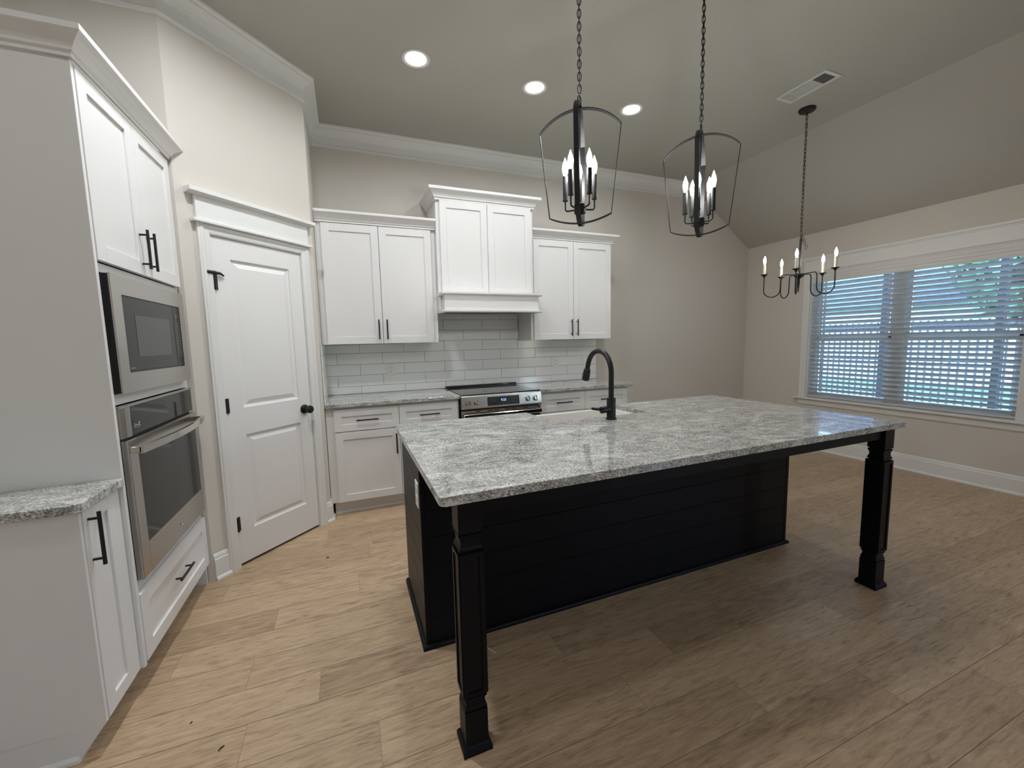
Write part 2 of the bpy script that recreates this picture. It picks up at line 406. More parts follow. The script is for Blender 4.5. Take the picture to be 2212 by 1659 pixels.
# ------------------------------------------------------------------ window in the right wall
# local frame: origin at (XR, 0, 0), x -> -Y, y -> +X (outward), z up
wr = bpy.data.objects.new('window_1', None); wr.matrix_world = Matrix.Translation((XR, 0, 0)) @ Matrix.Rotation(-PI/2, 4, 'Z'); link(wr)
wr['kind'] = 'structure'
X0, X1 = -WY1, -WY0      # .845 .. 2.545
bm = B(); cw = .075
box(bm, X0-cw, X0, -.018, 0, .622, 2.10, .002); box(bm, X1, X1+cw, -.018, 0, .622, 2.10, .002)
box(bm, X0-cw, X1+cw, -.020, 0, 2.10, 2.235, .002); box(bm, X0-cw-.022, X1+cw+.022, -.045, 0, 2.235, 2.262, .003)
box(bm, X0-cw-.012, X1+cw+.012, -.030, 0, 2.222, 2.236, .002)
put('casing', bm, 'trim', wr)
bm = B(); box(bm, X0-cw-.04, X1+cw+.04, -.055, .0, .600, .622, .004); box(bm, X0, X1, 0, .10, .600, .622)
prism(bm, [(-.020, .600), (-.018, .545), (-.012, .532), (0, .532), (0, .600)], 'x', X0-cw, X1+cw)
put('stool_and_apron', bm, 'trim', wr)
bm = B(); box(bm, X0, X0+.012, 0, .10, .622, 2.10); box(bm, X1-.012, X1, 0, .10, .622, 2.10); box(bm, X0, X1, 0, .10, 2.093, 2.105)
put('jamb', bm, 'trim', wr)
XM = 1.66
bm = B(); box(bm, X0, X0+.035, .088, .135, .622, 2.10); box(bm, X1-.035, X1, .088, .135, .622, 2.10)
box(bm, XM-.05, XM+.05, .088, .135, .622, 2.10); box(bm, X0, X1, .088, .135, .61, .645); box(bm, X0, X1, .088, .135, 2.07, 2.105)
put('frame', bm, 'trim', wr)
for a, b in ((X0+.035, XM-.05), (XM+.05, X1-.035)):
    for (z0, z1, yy) in ((.645, 1.34, .100), (1.305, 2.07, .115)):
        bm = B(); s = .032
        box(bm, a, a+s, yy, yy+.02, z0, z1); box(bm, b-s, b, yy, yy+.02, z0, z1); box(bm, a, b, yy, yy+.02, z0, z0+.038); box(bm, a, b, yy, yy+.02, z1-.038, z1)
        sa = put('sash', bm, 'trim', wr)
        bm = B(); box(bm, a+s, b-s, yy+.008, yy+.010, z0+.038, z1-.038); put('glass_pane', bm, 'pane', sa)
# blind (hangs inside the opening)
br = root('venetian_blind', 'white two inch slat blind lowered over the wide dining window', 'window blind', (XR, -1.695, .63), -PI/2)
L0, L1 = -.84, .84
def bl(z): return z-.63
bm = B(); YB = .045
nsl = 27; zt = 1.945; pitch = .0487
k = 0; z = .672
while z < zt:
    th = math.radians(-42); c, s_ = math.cos(th), math.sin(th); w = .0245
    pts = []
    for q in range(5):
        u = -w+2*w*q/4; bow = .0022*(1-(u/w)**2)
        pts.append((YB+u*c-bow*s_, bl(z)+u*s_+bow*c))
    for q in range(4, -1, -1):
        u = -w+2*w*q/4; bow = .0022*(1-(u/w)**2)-.0026
        pts.append((YB+u*c-bow*s_, bl(z)+u*s_+bow*c))
    prism(bm, pts, 'x', L0, L1); z += pitch
put('slats', bm, 'slat', br)
bm = B(); prism(bm, [(.016, bl(2.095)), (.004, bl(2.095)), (.000, bl(2.085)), (.003, bl(2.072)), (.003, bl(2.05)), (-.003, bl(2.044)), (-.003, bl(2.02)), (.003, bl(2.012)), (.003, bl(1.99)), (-.002, bl(1.982)), (0, bl(1.966)), (.016, bl(1.966))], 'x', L0-.003, L1+.003)
box(bm, L0, L1, .018, .072, bl(2.045), bl(2.095))
put('valance', bm, 'valance', br)
bm = B(); box(bm, L0, L1, YB-.026, YB+.026, bl(.626), bl(.646), .004); put('bottom_rail', bm, 'slat', br)
bm = B()
for xx in (-.70, -.22, .02, .30, .72):
    for yy in (YB-.026, YB+.026): cyl(bm, (xx, yy, bl(.646)), (xx, yy, bl(2.045)), .0007, seg=5)
put('ladder_cord', bm, 'cord', br)
bm = B(); cyl(bm, (-.74, .012, bl(1.30)), (-.74, .012, bl(1.965)), .004, seg=8); put('tilt_wand', bm, 'cord', br)
bm = B(); cyl(bm, (-.715, .014, bl(.78)), (-.715, .014, bl(1.965)), .0012, seg=6); cyl(bm, (-.705, .014, bl(.80)), (-.705, .014, bl(1.965)), .0012, seg=6)
lathe(bm, [(0, 0), (.004, 0), (.006, -.03), (0, -.032)], (-.715, .014, bl(.78)), 8); put('lift_cord', bm, 'cord', br)

# ------------------------------------------------------------------ outdoors
bm = B(); box(bm, XR+.14, 60, -40, 35, -.5, -.35); o = struct('ground_lawn', bm, 'lawn'); 
bm = B(); box(bm, XR+.14, 7.4, -14, 6, -.40, -.30); tag(put('concrete_patio', bm, 'concrete'), 'pale concrete patio slab just outside the window', 'patio')
fr = root('metal_fence', 'dark vertical picket fence across the lawn outside the window', 'fence', (13, -3, -.35))
bm = B(); y = -16
while y < 12: box(bm, 12.985, 13.015, y, y+.034, -.35, 1.62); y += .135
put('pickets', bm, 'fence', fr, world=True)
bm = B()
for zz in (-.1, .7, 1.45): box(bm, 13.015, 13.05, -16, 12, zz, zz+.06)
put('rail', bm, 'fence', fr, world=True)
for yy in (-.98, -1.59, -2.40):
    yb = -4.0963+(yy+4.0963)*(9.0-.861)/(5.99-.861)
    bm = B(); box(bm, 8.95, 9.05, yb-.038, yb+.038, -.35, 2.9, .004); box(bm, 8.92, 9.08, yb-.08, yb+.08, -.35, -.33)
    tag(put('patio_post', bm, 'patio', loc=(9, yb, -.35)), {-.98: 'dark patio post seen behind the left part of the blind', -1.59: 'dark patio post seen just left of the window mullion', -2.40: 'dark patio post seen near the right end of the blind'}[yy], 'post', 'patio posts outside the window')
hs = root('neighbour_house', 'house with slate blue roof beyond the fence, behind the left panes', 'house', (22, 4, -.35))
bm = B(); box(bm, 19, 26, 2.2, 10, -.35, 2.3); put('wall', bm, 'siding', hs, world=True)
bm = B(); prism(bm, [(18.5, 2.25), (26.5, 2.25), (22.5, 5.2)], 'y', 1.7, 10.5); put('roof', bm, 'roofing', hs, world=True)
def tree(x, y, h, r, label, seed):
    rr = random.Random(seed); t = root('leafy_tree', label, 'tree', (x, y, -.35), 0, 'trees beyond the fence')
    bm = B(); tube(bm, [(x, y, -.35), (x+.1, y, h*.4), (x-.05, y+.1, h*.75)], [.18, .13, .06], 8); put('trunk', bm, 'bark', t, world=True)
    bm = B()
    for _ in range(4500):
        u = Vector((rr.gauss(0, 1), rr.gauss(0, 1), rr.gauss(0, 1))).normalized()*(rr.random()**.4)
        c = Vector((x, y, h*.66))+Vector((u.x*r, u.y*r, u.z*h*.46))
        a = Vector((rr.gauss(0, 1), rr.gauss(0, 1), rr.gauss(0, 1))).normalized(); b_ = a.orthogonal().normalized(); s = rr.uniform(.18, .34)
        vs = [bm.verts.new(c+a*s), bm.verts.new(c+b_*s*.5), bm.verts.new(c-a*s), bm.verts.new(c-b_*s*.5)]; bm.faces.new(vs)
    put('crown', bm, 'leaf', t, world=True)
tree(16.5, 0.0, 6.5, 2.3, 'leafy green tree seen through the middle of the window', 1)
tree(16.0, -5.2, 7.0, 2.6, 'wide leafy tree seen through the right panes', 2)
tree(15.5, 10.8, 7.5, 2.6, 'tall tree in front of the slate roofed house', 3)
tree(17.5, -11.0, 7.0, 2.8, 'leafy tree at the far right beyond the fence', 4)

# ------------------------------------------------------------------ pantry door (diagonal wall)
dr = bpy.data.objects.new('door_1', None); dr.matrix_world = Matrix.Translation((.055, -1.295, 0)) @ Matrix.Rotation(PI/4, 4, 'Z'); link(dr); dr['kind'] = 'structure'
D0, D1, DT = .158, .762, 2.022
bm = B()
CAS = [(0, 0), (0, -.011), (.012, -.014), (.030, -.016), (.040, -.022), (.052, -.022), (.058, -.018), (.066, -.018), (.066, 0)]
# casing profile across width (u from inner edge outward, y)
prism(bm, [(D0-.004-u, yy) for u, yy in CAS], 'z', 0, DT+.06); prism(bm, [(D1+.004+u*.9, yy) for u, yy in CAS], 'z', 0, DT+.06)
prism(bm, [(yy, DT+.004+u*.85) for u, yy in CAS], 'x', D0-.06, D1+.06)
put('casing', bm, 'trim', dr)
bm = B(); box(bm, .085, .824, -.022, 0, 2.085, 2.232, .002)
box(bm, .062, .846, -.040, 0, 2.076, 2.094, .003)
prism(bm, [(0, 2.226), (-.026, 2.226), (-.034, 2.232), (-.056, 2.234), (-.056, 2.256), (0, 2.256)], 'x', .045, .866)
put('header_entablature', bm, 'trim', dr)
bm = B(); box(bm, D0-.004, D0+.001, -.004, .06, 0, DT+.004); box(bm, D1-.001, D1+.004, -.004, .06, 0, DT+.004); box(bm, D0-.004, D1+.004, -.004, .06, DT-.001, DT+.004)
put('jamb', bm, 'trim', dr)
bm = B(); box(bm, D0, D1, .032, .04, 0, DT); put('interior_shade_sheet', bm, 'dark_gap', dr)  # black sheet stands in for the unlit pantry behind the leaf
# slab with two raised panels
def door_slab():
    bm = B(); yf = .002; holes = [(.264, .666, .997, 1.902), (.268, .666, .220, .826)]
    x0, x1, z0, z1 = D0+.003, D1-.003, .018, DT-.003
    xs = [x0, .266, .666, x1]; 
    def quad(a, b, c, d_): bm.faces.new([bm.verts.new(p) for p in (a, b, c, d_)])
    box(bm, x0, .266, yf, yf+.026, z0, z1); box(bm, .666, x1, yf, yf+.026, z0, z1)
    for za, zb in ((z0, .220), (.826, .997), (1.902, z1)): box(bm, .266, .666, yf, yf+.026, za, zb)
    for (a, b, c, d_) in [(.266, .666, .997, 1.902), (.266, .666, .220, .826)]:
        # steps: outer edge at yf, down to yf+.011 at 12 mm, up the bevel to yf+.003 at 45 mm
        prof = [(0, yf), (.004, yf+.008), (.014, yf+.012), (.018, yf+.012), (.046, yf+.003), (.050, yf+.003)]
        rg = []
        for o_, y_ in prof: rg.append([bm.verts.new(p) for p in ((a+o_, y_, c+o_), (b-o_, y_, c+o_), (b-o_, y_, d_-o_), (a+o_, y_, d_-o_))])
        for p, q in zip(rg, rg[1:]):
            for i in range(4): bm.faces.new((p[i], p[(i+1) % 4], q[(i+1) % 4], q[i]))
        bm.faces.new(rg[-1])
    return bm
slab = put('door_leaf', door_slab(), 'cab', dr)
bm = B(); kx, kz = .703, .917
lathe(bm, [(0, 0), (.033, 0), (.033, .006), (.028, .011), (.012, .014), (.011, .032), (.018, .038), (.027, .046), (.029, .056), (.026, .066), (.014, .071), (0, .072)], (kx, .001, kz), 24, (0, -1, 0))
o = put('knob', bm, 'bmetal', slab, smooth='auto'); o['label'] = 'round black door knob'
for zz, stop in ((1.757, True), (1.022, False), (.277, False)):
    bm = B(); cyl(bm, (D0, -.008, zz-.045), (D0, -.008, zz+.045), .0085, seg=12); box(bm, D0-.004, D0+.020, -.003, .003, zz-.044, zz+.044)
    if stop:
        cyl(bm, (D0-.045, -.018, zz+.052), (D0+.01, -.010, zz+.052), .0095, seg=10); tube(bm, [(D0, -.010, zz+.052), (D0+.03, -.016, zz+.050), (D0+.055, -.008, zz+.040)], [.0095, .008, .005], 8)
        cyl(bm, (D0, -.008, zz+.045), (D0, -.008, zz+.062), .009, seg=10)
    o = put('hinge', bm, 'bmetal', slab, smooth='auto'); o['label'] = 'black hinge with a door stop' if stop else 'black hinge'

# ------------------------------------------------------------------ tall oven cabinet (left wall)
RL = PI/2
oc = root('oven_cabinet', 'tall white cabinet holding the microwave and wall oven, left of the pantry door', 'tall cabinet', (.023, -2.135, 0), RL)
WD = .835; DP = .638
bm = B()
box(bm, .0005, .018, .075, DP, .0, .12); box(bm, 0, .018, -.0175, DP, .11, 2.386, .001); box(bm, WD-.018, WD, -.0005, DP, .0, 2.386)
for z0, z1 in ((.11, .125), (.40, .43), (1.175, 1.19), (1.675, 1.69), (2.366, 2.386)): box(bm, .02, WD-.02, .001, DP, z0, z1)
box(bm, .02, WD-.02, .58, DP-.001, .11, 2.37)
b_ = .0015
box(bm, .017, .034, -.0, .02, .11, 2.372, b_); box(bm, WD-.034, WD, 0, .02, .11, 2.372, b_)
for z0, z1 in ((.110, .126), (.405, .452), (1.160, 1.203), (1.665, 1.70), (2.355, 2.386)): box(bm, .033, WD-.033, .0005, .02, z0, z1, b_)
put('body', bm, 'cab', oc)
bm = B(); sweep(bm, [(-.002, DP), (-.002, -.0195), (.93, -.0195)], CAB_CROWN, 2.372)
bmesh.ops.bisect_plane(bm, geom=bm.verts[:]+bm.edges[:]+bm.faces[:], plane_co=(.805, 0, 0), plane_no=(1, 1, 0), clear_outer=True)
bmesh.ops.holes_fill(bm, edges=[e for e in bm.edges if e.is_boundary], sides=40)
o = put('crown', bm, 'cab', oc)
bm = B(); box(bm, .0, WD, .075, .09, 0, .11); put('toe_kick', bm, 'cab', oc)
mid = .4175
for x0, x1, hx in ((.0205, mid-.002, mid-.035), (mid+.002, WD-.012, mid+.035)):
    bm = B(); shaker(bm, x0, x1, 1.703, 2.362, -.0205); dd = put('door', bm, 'cab', oc); handle(dd, hx, 1.815, -.0205)
bm = B(); shaker(bm, .0205, WD-.012, .122, .404, -.0205); dd = put('drawer', bm, 'cab', oc); handle(dd, .415, .285, -.0205, vert=False)

mw = root('microwave', 'built-in microwave with stainless trim above the wall oven', 'microwave', (.023, -2.135, 1.2), RL)
def L(z): return z-1.2
a0, a1, c0, c1 = .040, .775, 1.205, 1.662
g0, g1, h0, h1 = .112, .705, 1.283, 1.588
FY = -.038
bm = B()
box(bm, a0, a1, FY, FY+.006, L(c0), L(h0)); box(bm, a0, a1, FY, FY+.006, L(h1), L(c1))
box(bm, a0, g0, FY, FY+.006, L(h0), L(h1)); box(bm, g1, a1, FY, FY+.006, L(h0), L(h1))
put('trim_frame', bm, 'steel', mw)
bm = B(); box(bm, a0+.003, a1-.003, FY+.006, -.0005, L(c0+.002), L(c1-.002)); box(bm, .08, .74, .021, .42, L(1.24), L(1.62)); put('case', bm, 'blackp', mw)
bm = B(); box(bm, g0+.004, g1-.004, FY+.001, FY+.0055, L(h0+.006), L(h1-.004), .001); gd = put('glass_door', bm, 'blackglass', mw)
bm = B(); box(bm, .205, .555, FY+.0002, FY+.0012, L(1.345), L(1.515)); put('window', bm, 'mwwin', gd)
bm = B(); box(bm, .618, .620, FY+.0002, FY+.0012, L(h0+.006), L(h1-.004)); 
for (x0, x1, z0, z1) in ((.650, .685, 1.302, 1.304), (.650, .685, 1.328, 1.330), (.650, .652, 1.302, 1.330), (.683, .685, 1.302, 1.330)): box(bm, x0, x1, FY, FY+.001, L(z0), L(z1))
put('door_button', bm, 'slot', gd)
bm = B(); rr = random.Random(3)
box(bm, .645, .662, FY+.0002, FY+.001, L(1.530), L(1.545))
for i in range(11):
    for j in range(3):
        w = rr.uniform(.005, .011); x = .637+j*.018; z = 1.355+i*.0145
        box(bm, x, x+w, FY+.0002, FY+.001, L(z), L(z+.0035))
box(bm, .122, .158, FY+.0002, FY+.001, L(1.296), L(1.303)); put('keypad_print', bm, 'dim_print', gd)

ov = root('oven', 'stainless built-in oven with a bowed handle, under the microwave', 'oven', (.026, -2.135, .45), RL)
def L(z): return z-.45
OX0, OX1 = .030, .808
bm = B(); box(bm, OX0+.005, .800, -.004, .56, L(.455), L(1.15)); put('cavity_case', bm, 'blackp', ov)
bm = B(); prism(bm, [(OX0, -.005), (OX0+.002, -.018), (OX0+.012, -.022), (OX0+.020, -.019), (OX0+.032, -.022), (OX0+.055, -.024), (OX0+.066, -.024), (OX0+.066, -.0045), (OX0, -.0045)], 'z', L(1.032), L(1.155))
prism(bm, [(OX1, -.005), (OX1-.002, -.018), (OX1-.012, -.022), (OX1-.020, -.022), (OX1-.020, -.0045)], 'z', L(1.032), L(1.155))
box(bm, OX0, OX1, -.022, -.0045, L(1.150), L(1.157))
cp = put('control_panel', bm, 'steel', ov)
bm = B(); box(bm, OX0+.066, OX1-.020, -.0235, -.005, L(1.034), L(1.150), .001); cg = put('control_glass', bm, 'blackglass', cp)
bm = B(); x = .122; box(bm, x, x+.004, -.0243, -.0234, L(1.060), L(1.078)); box(bm, x+.012, x+.030, -.0243, -.0234, L(1.068), L(1.071)); box(bm, x+.008, x+.033, -.0243, -.0234, L(1.060), L(1.0615))
box(bm, x+.036, x+.046, -.0243, -.0234, L(1.062), L(1.066)); box(bm, x+.036, x+.046, -.0243, -.0234, L(1.074), L(1.078)); box(bm, x+.039, x+.043, -.0243, -.0234, L(1.066), L(1.074))
put('control_print', bm, 'white_print', cg)
bm = B(); dx0, dx1, dz0, dz1 = OX0+.012, OX1, .455, 1.022; wx0, wx1, wz0, wz1 = .112, .772, .585, .965
box(bm, dx0, wx0, -.030, -.005, L(dz0), L(dz1), .0015); box(bm, wx1, dx1, -.030, -.005, L(dz0), L(dz1), .0015)
box(bm, wx0, wx1, -.030, -.005, L(dz0), L(wz0)); box(bm, wx0, wx1, -.030, -.005, L(wz1), L(dz1))
od = put('oven_door', bm, 'steel', ov)
bm = B(); box(bm, wx0-.001, wx1+.001, -.0295, -.006, L(wz0-.001), L(wz1+.001)); put('window_glass', bm, 'blackglass', od)
bm = B(); lathe(bm, [(0, 0), (.013, 0), (.013, .002), (.0105, .003), (.010, .002), (0, .002)], (.455, -.030, L(.520)), 24, (0, -1, 0)); put('round_badge', bm, 'chrome', od, smooth='auto')
bm = B(); hp = []
for i in range(17):
    t = i/16; x = .045+(.80-.045)*t; y = -.066-.030*math.sin(PI*t); hp.append((x, y))
out = [(x, y-.006) for x, y in hp]+[(x, y+.006) for x, y in reversed(hp)]
prism(bm, out, 'z', L(.968), L(.998)); box(bm, .045, .060, -.066, -.029, L(.970), L(.996), .002); box(bm, .785, .800, -.066, -.029, L(.970), L(.996), .002)
put('handle', bm, 'chrome', od)

# ------------------------------------------------------------------ small base cabinet and counter at far left
sb = root('narrow_base_cabinet', 'narrow white base cabinet with one door, left of the oven cabinet', 'base cabinet', (.008, -2.388, 0), RL)
bm = B(); box(bm, .012, .252, 0, .62, .11, .858); box(bm, 0, .014, -.018, .62, .11, .858, .001); box(bm, .002, .252, .075, .62, 0, .11)
prism(bm, [(-.018, .111), (.076, .111), (.076, 0), (.066, 0)], 'x', .001, .012)
put('body', bm, 'cab', sb)
bm = B(); shaker(bm, .0165, .212, .114, .854, -.0205, rail=.052); dd = put('door', bm, 'cab', sb); handle(dd, .040, .745, -.0205, L=.185)
bm = B(); box(bm, .216, .250, -.018, 0, .112, .856, .001); put('filler', bm, 'cab', sb)
bm = B(); sweep(bm, [(.002, .62), (.002, .072), (.25, .072)], [(0, 0), (.014, 0), (.012, .010), (.004, .016), (0, .018)]); put('shoe_molding', bm, 'trim', sb)
bm = B(); prism(bm, [(XL+.002, -2.415), (.030, -2.415), (.044, -2.402), (.044, -2.1365), (XL+.002, -2.1365)], 'z', .859, .889, .003)
tag(put('countertop', bm, 'granite', loc=(-.29, -2.27, .859)), 'small grey granite counter against the side of the tall cabinet', 'countertop')

# ------------------------------------------------------------------ back wall: base cabinets
def base_cab(label, x0, x1, d0, dm, d1, hx):
    t = root('base_cabinet', label, 'base cabinet', (x0, 0, 0), 0, 'base cabinets on the back wall')
    bm = B(); box(bm, x0, x1, -.61, -.002, .11, .882); put('body', bm, 'cab', t, world=True)
    bm = B(); x0t = x0+(.024 if x0 < 1 else 0); box(bm, x0t, x1, -.552, -.54, 0, .11); sweep(bm, [(x0t, -.552), (x1, -.552)], [(0, 0), (.012, 0), (.011, .010), (.004, .016), (0, .018)]); put('toe_kick', bm, 'cab', t, world=True)
    for a, b in ((d0, dm-.002), (dm+.002, d1)):
        bm = B(); shaker(bm, a, b, .687, .864, -.6305, rail=.058); q = put('drawer', bm, 'cab', t, world=True); handle(q, (a+b)/2, .774, -.6305, vert=False, world=True)
        bm = B(); shaker(bm, a, b, .114, .680, -.6305, rail=.060); q = put('door', bm, 'cab', t, world=True)
        hx_ = b-.03 if a == d0 else a+.03
        handle(q, hx_, .555, -.6305, world=True)
base_cab('white base cabinet with two drawers between the pantry and the range', .6785, 1.748, .737, 1.2345, 1.733, 0)
base_cab('white base cabinet with two drawers right of the range', 2.524, 3.556, 2.536, 3.025, 3.526, 0)
bm = B(); prism(bm, [(.678, -.655), (1.751, -.655), (1.751, -.008), (.678, -.008)], 'z', .884, .914, .003)
tag(put('countertop', bm, 'granite', loc=(1.2, -.33, .884)), 'grey granite countertop left of the range', 'countertop', 'counters on the back wall')
bm = B(); prism(bm, [(2.526, -.655), (3.578, -.655), (3.578, -.008), (2.526, -.008)], 'z', .884, .914, .003)
tag(put('countertop', bm, 'granite', loc=(3.05, -.33, .884)), 'grey granite countertop right of the range', 'countertop', 'counters on the back wall')

# backsplash
bs = root('tile_backsplash', 'white subway tile backsplash behind the range', 'backsplash', (2.1, 0, .914))
bm = B(); TX0, TX1 = .676, 3.562
box(bm, TX0, TX1, -.004, -.0005, .9142, 1.374); box(bm, 1.655, 2.587, -.004, -.0005, 1.374, 1.66)
put('grout_bed', bm, 'grout', bs, world=True)
bm = B(); gp = .0014
zr = [.9145, .984, 1.0865, 1.189, 1.2915, 1.394, 1.4965, 1.599, 1.66]
for i in range(8):
    z0, z1 = zr[i], zr[i+1]
    offs = .375 if i % 2 == 1 else .173
    if i == 0: offs = .173
    if i in (0, 2, 4, 6): offs = .173
    else: offs = .375
    segs = [(TX0, TX1)]
    if z0 >= 1.39: segs = [(1.655, 2.587)]
    for sx0, sx1 in segs:
        k = math.floor((sx0-offs)/.4)
        while offs+k*.4 < sx1:
            a, b = max(offs+k*.4, sx0), min(offs+(k+1)*.4, sx1)
            if b-a > .008:
                zz1 = z1
                if z0 < 1.374 < z1:
                    # row that straddles the cabinet bottoms: full height only between the cabinets
                    if b <= 1.655 or a >= 2.587: zz1 = 1.374
                box(bm, a+gp, b-gp, -.0105, -.004, z0+gp, zz1-gp, .0012)
            k += 1
put('tiles', bm, 'tile', bs, world=True)
ts = root('tile_strip', 'narrow white tile return on the pantry wall beside the counter', 'backsplash', (.68, -.3, .914))
bm = B(); box(bm, .676, .679, -.63, -.012, .9142, 1.374); put('grout_bed', bm, 'grout', ts, world=True)
bm = B()
for i in range(5):
    z0, z1 = zr[i], min(zr[i+1], 1.374); k = 0; y = -.012
    off2 = .2 if i % 2 else .36
    while y > -.625:
        y2 = max(y-off2, -.63); box(bm, .679, .685, y2+gp, y-gp, z0+gp, z1-gp, .0012); y = y2; off2 = .4
put('tiles', bm, 'tile', ts, world=True)

def outlet(label, loc, rotz, group=None, y=0):
    t = root('wall_outlet', label, 'outlet', loc, rotz, group)
    bm = B(); box(bm, -.036, .036, -.006, 0, -.058, .058, .002); pl_ = put('cover_plate', bm, 'outlet', t)
    for zc in (-.021, .021):
        bm = B(); lathe(bm, [(0, 0), (.0165, 0), (.0165, .0018), (0, .0018)], (0, -.006, zc), 20, (0, -1, 0)); rc = put('receptacle', bm, 'outlet', pl_, smooth='auto')
        bm = B(); box(bm, -.0075, -.0055, -.0083, -.0072, zc+.001, zc+.009); box(bm, .0055, .0075, -.0083, -.0072, zc+.001, zc+.008); lathe(bm, [(0, 0), (.0028, 0), (.0028, .0006), (0, .0006)], (0, -.0077, zc-.007), 10, (0, -1, 0))
        put('slots', bm, 'slot', pl_)
    return t
outlet('white outlet in the tile left of the range', (1.242, -.0106, 1.127), 0, 'outlets in the backsplash')
outlet('white outlet in the tile right of the range', (3.035, -.0106, 1.129), 0, 'outlets in the backsplash')

# ------------------------------------------------------------------ upper cabinets
def upper(label, x0, x1, d0, dm, d1, crown_path):
    t = root('upper_cabinet', label, 'upper cabinet', (x0, 0, 1.375), 0, 'upper cabinets on the back wall')
    bm = B(); box(bm, x0, x1, -.33, -.002, 1.376, 2.38, .001); put('body', bm, 'cab', t, world=True)
    for a, b in ((d0, dm-.002), (dm+.002, d1)):
        bm = B(); shaker(bm, a, b, 1.378, 2.363, -.3505, rail=.061); q = put('door', bm, 'cab', t, world=True)
        handle(q, b-.032 if a == d0 else a+.032, 1.498, -.3505, world=True)
    bm = B(); sweep(bm, crown_path, CAB_CROWN, 2.369); put('crown', bm, 'cab', t, world=True)
upper('two-door white upper cabinet between the pantry wall and the hood', .677, 1.653, .724, 1.168, 1.612, [(.677, -.345), (1.653, -.345)])
upper('two-door white upper cabinet right of the hood', 2.588, 3.540, 2.617, 3.067, 3.517, [(2.588, -.345), (3.538, -.345), (3.538, -.004)])
hd = root('range_hood_cabinet', 'tall white hood cabinet with mantel shelf above the range', 'range hood', (2.12, 0, 1.64))
bm = B(); box(bm, 1.6545, 2.5865, -.40, -.002, 1.80, 2.62, .001); put('body', bm, 'cab', hd, world=True)
for a, b in ((1.686, 2.1215), (2.1255, 2.560)):
    bm = B(); shaker(bm, a, b, 1.806, 2.612, -.4205, rail=.061); put('door', bm, 'cab', hd, world=True)
bm = B(); sweep(bm, [(1.655, -.004), (1.655, -.412), (2.586, -.412), (2.586, -.004)], [(o*1.12, z*1.15) for o, z in CAB_CROWN], 2.612); put('crown', bm, 'cab', hd, world=True)
bm = B()
HX0, HX1 = 1.678, 2.580
# hollow canopy box
box(bm, HX0, HX1, -.525, -.507, 1.655, 1.80, .001); 
box(bm, HX0+.002, HX1-.002, -.509, -.353, 1.700, 1.798); box(bm, 1.656, HX1+.005, -.3515, -.012, 1.700, 1.799)
box(bm, HX0, HX0+.018, -.507, -.352, 1.655, 1.80); box(bm, HX1-.018, HX1, -.507, -.352, 1.655, 1.80)
box(bm, 1.6545, HX0+.017, -.42, -.012, 1.657, 1.7995); box(bm, HX1-.017, 2.5865, -.42, -.012, 1.657, 1.7995)
put('canopy', bm, 'cab', hd, world=True)
bm = B(); prism(bm, [(-.549, 1.812), (-.549, 1.797), (-.540, 1.789), (-.525, 1.787), (-.525, 1.812)], 'x', 1.648, 2.612); box(bm, 1.648, 1.678, -.527, -.353, 1.787, 1.812, .001); box(bm, 2.580, 2.612, -.527, -.353, 1.787, 1.812, .001)
box(bm, 1.678, 2.580, -.527, -.4212, 1.800, 1.812)
put('mantel_shelf', bm, 'cab', hd, world=True)
bm = B(); prism(bm, [(-.545, 1.657), (-.545, 1.643), (-.536, 1.636), (-.505, 1.636), (-.505, 1.657)], 'x', 1.650, 2.610); box(bm, 1.650, 1.692, -.510, -.353, 1.636, 1.657, .001); box(bm, 2.566, 2.610, -.510, -.353, 1.636, 1.657, .001)
put('bottom_trim', bm, 'cab', hd, world=True)
bm = B(); box(bm, 1.74, 2.50, -.47, -.06, 1.672, 1.6995); put('vent_insert', bm, 'steel', hd, world=True)

# ------------------------------------------------------------------ range
rg = root('electric_range', 'stainless slide-in electric range between the base cabinets', 'range', (2.138, 0, 0))
R0, R1 = 1.7565, 2.5195
bm = B(); box(bm, R0+.003, R1-.003, -.625, -.03, .03, .905); 
for x in (R0+.05, R1-.05):
    for y in (-.58, -.1): cyl(bm, (x, y, 0), (x, y, .031), .015, seg=10)
put('body', bm, 'blackp', rg, world=True)
bm = B(); box(bm, R0-.0005, R1+.0005, -.66, -.035, .9055, .9175, .002)
ct = put('cooktop', bm, 'cooktop', rg, world=True)
bm = B(); prism(bm, [(-.035, .917), (-.094, .917), (-.094, .928), (-.088, .937), (-.035, .937)], 'x', R0+.006, R1-.006); put('rear_trim', bm, 'blackp', rg, world=True)
for cx_, cy_, rr_ in ((1.95, -.47, .11), (2.33, -.48, .10), (1.96, -.22, .075), (2.33, -.22, .075)):
    bm = B(); lathe(bm, [(rr_-.0015, 0), (rr_, 0), (rr_, .0004), (rr_-.0015, .0004), (rr_-.0015, 0)], (cx_, cy_, .9176), 36)
    put('burner_ring', bm, 'dim_print', ct, world=True)
bm = B(); prism(bm, [(-.628, .9045), (-.662, .9045), (-.672, .896), (-.684, .800), (-.676, .790), (-.628, .790)], 'x', R0, R1)
cp = put('control_panel', bm, 'steel', rg, world=True)
tlt = math.atan2(.012, .096)
def onp(z, off=0): # y of the panel face at height z
    return -.672-.012*(.896-z)/.096-off
bm = B(); prism(bm, [(onp(.884, .0015), .884), (onp(.806, .0015), .806), (onp(.806, -.004), .806), (onp(.884, -.004), .884)], 'x', 1.992, 2.296); ds = put('display', bm, 'blackp', cp, world=True)
bm = B()
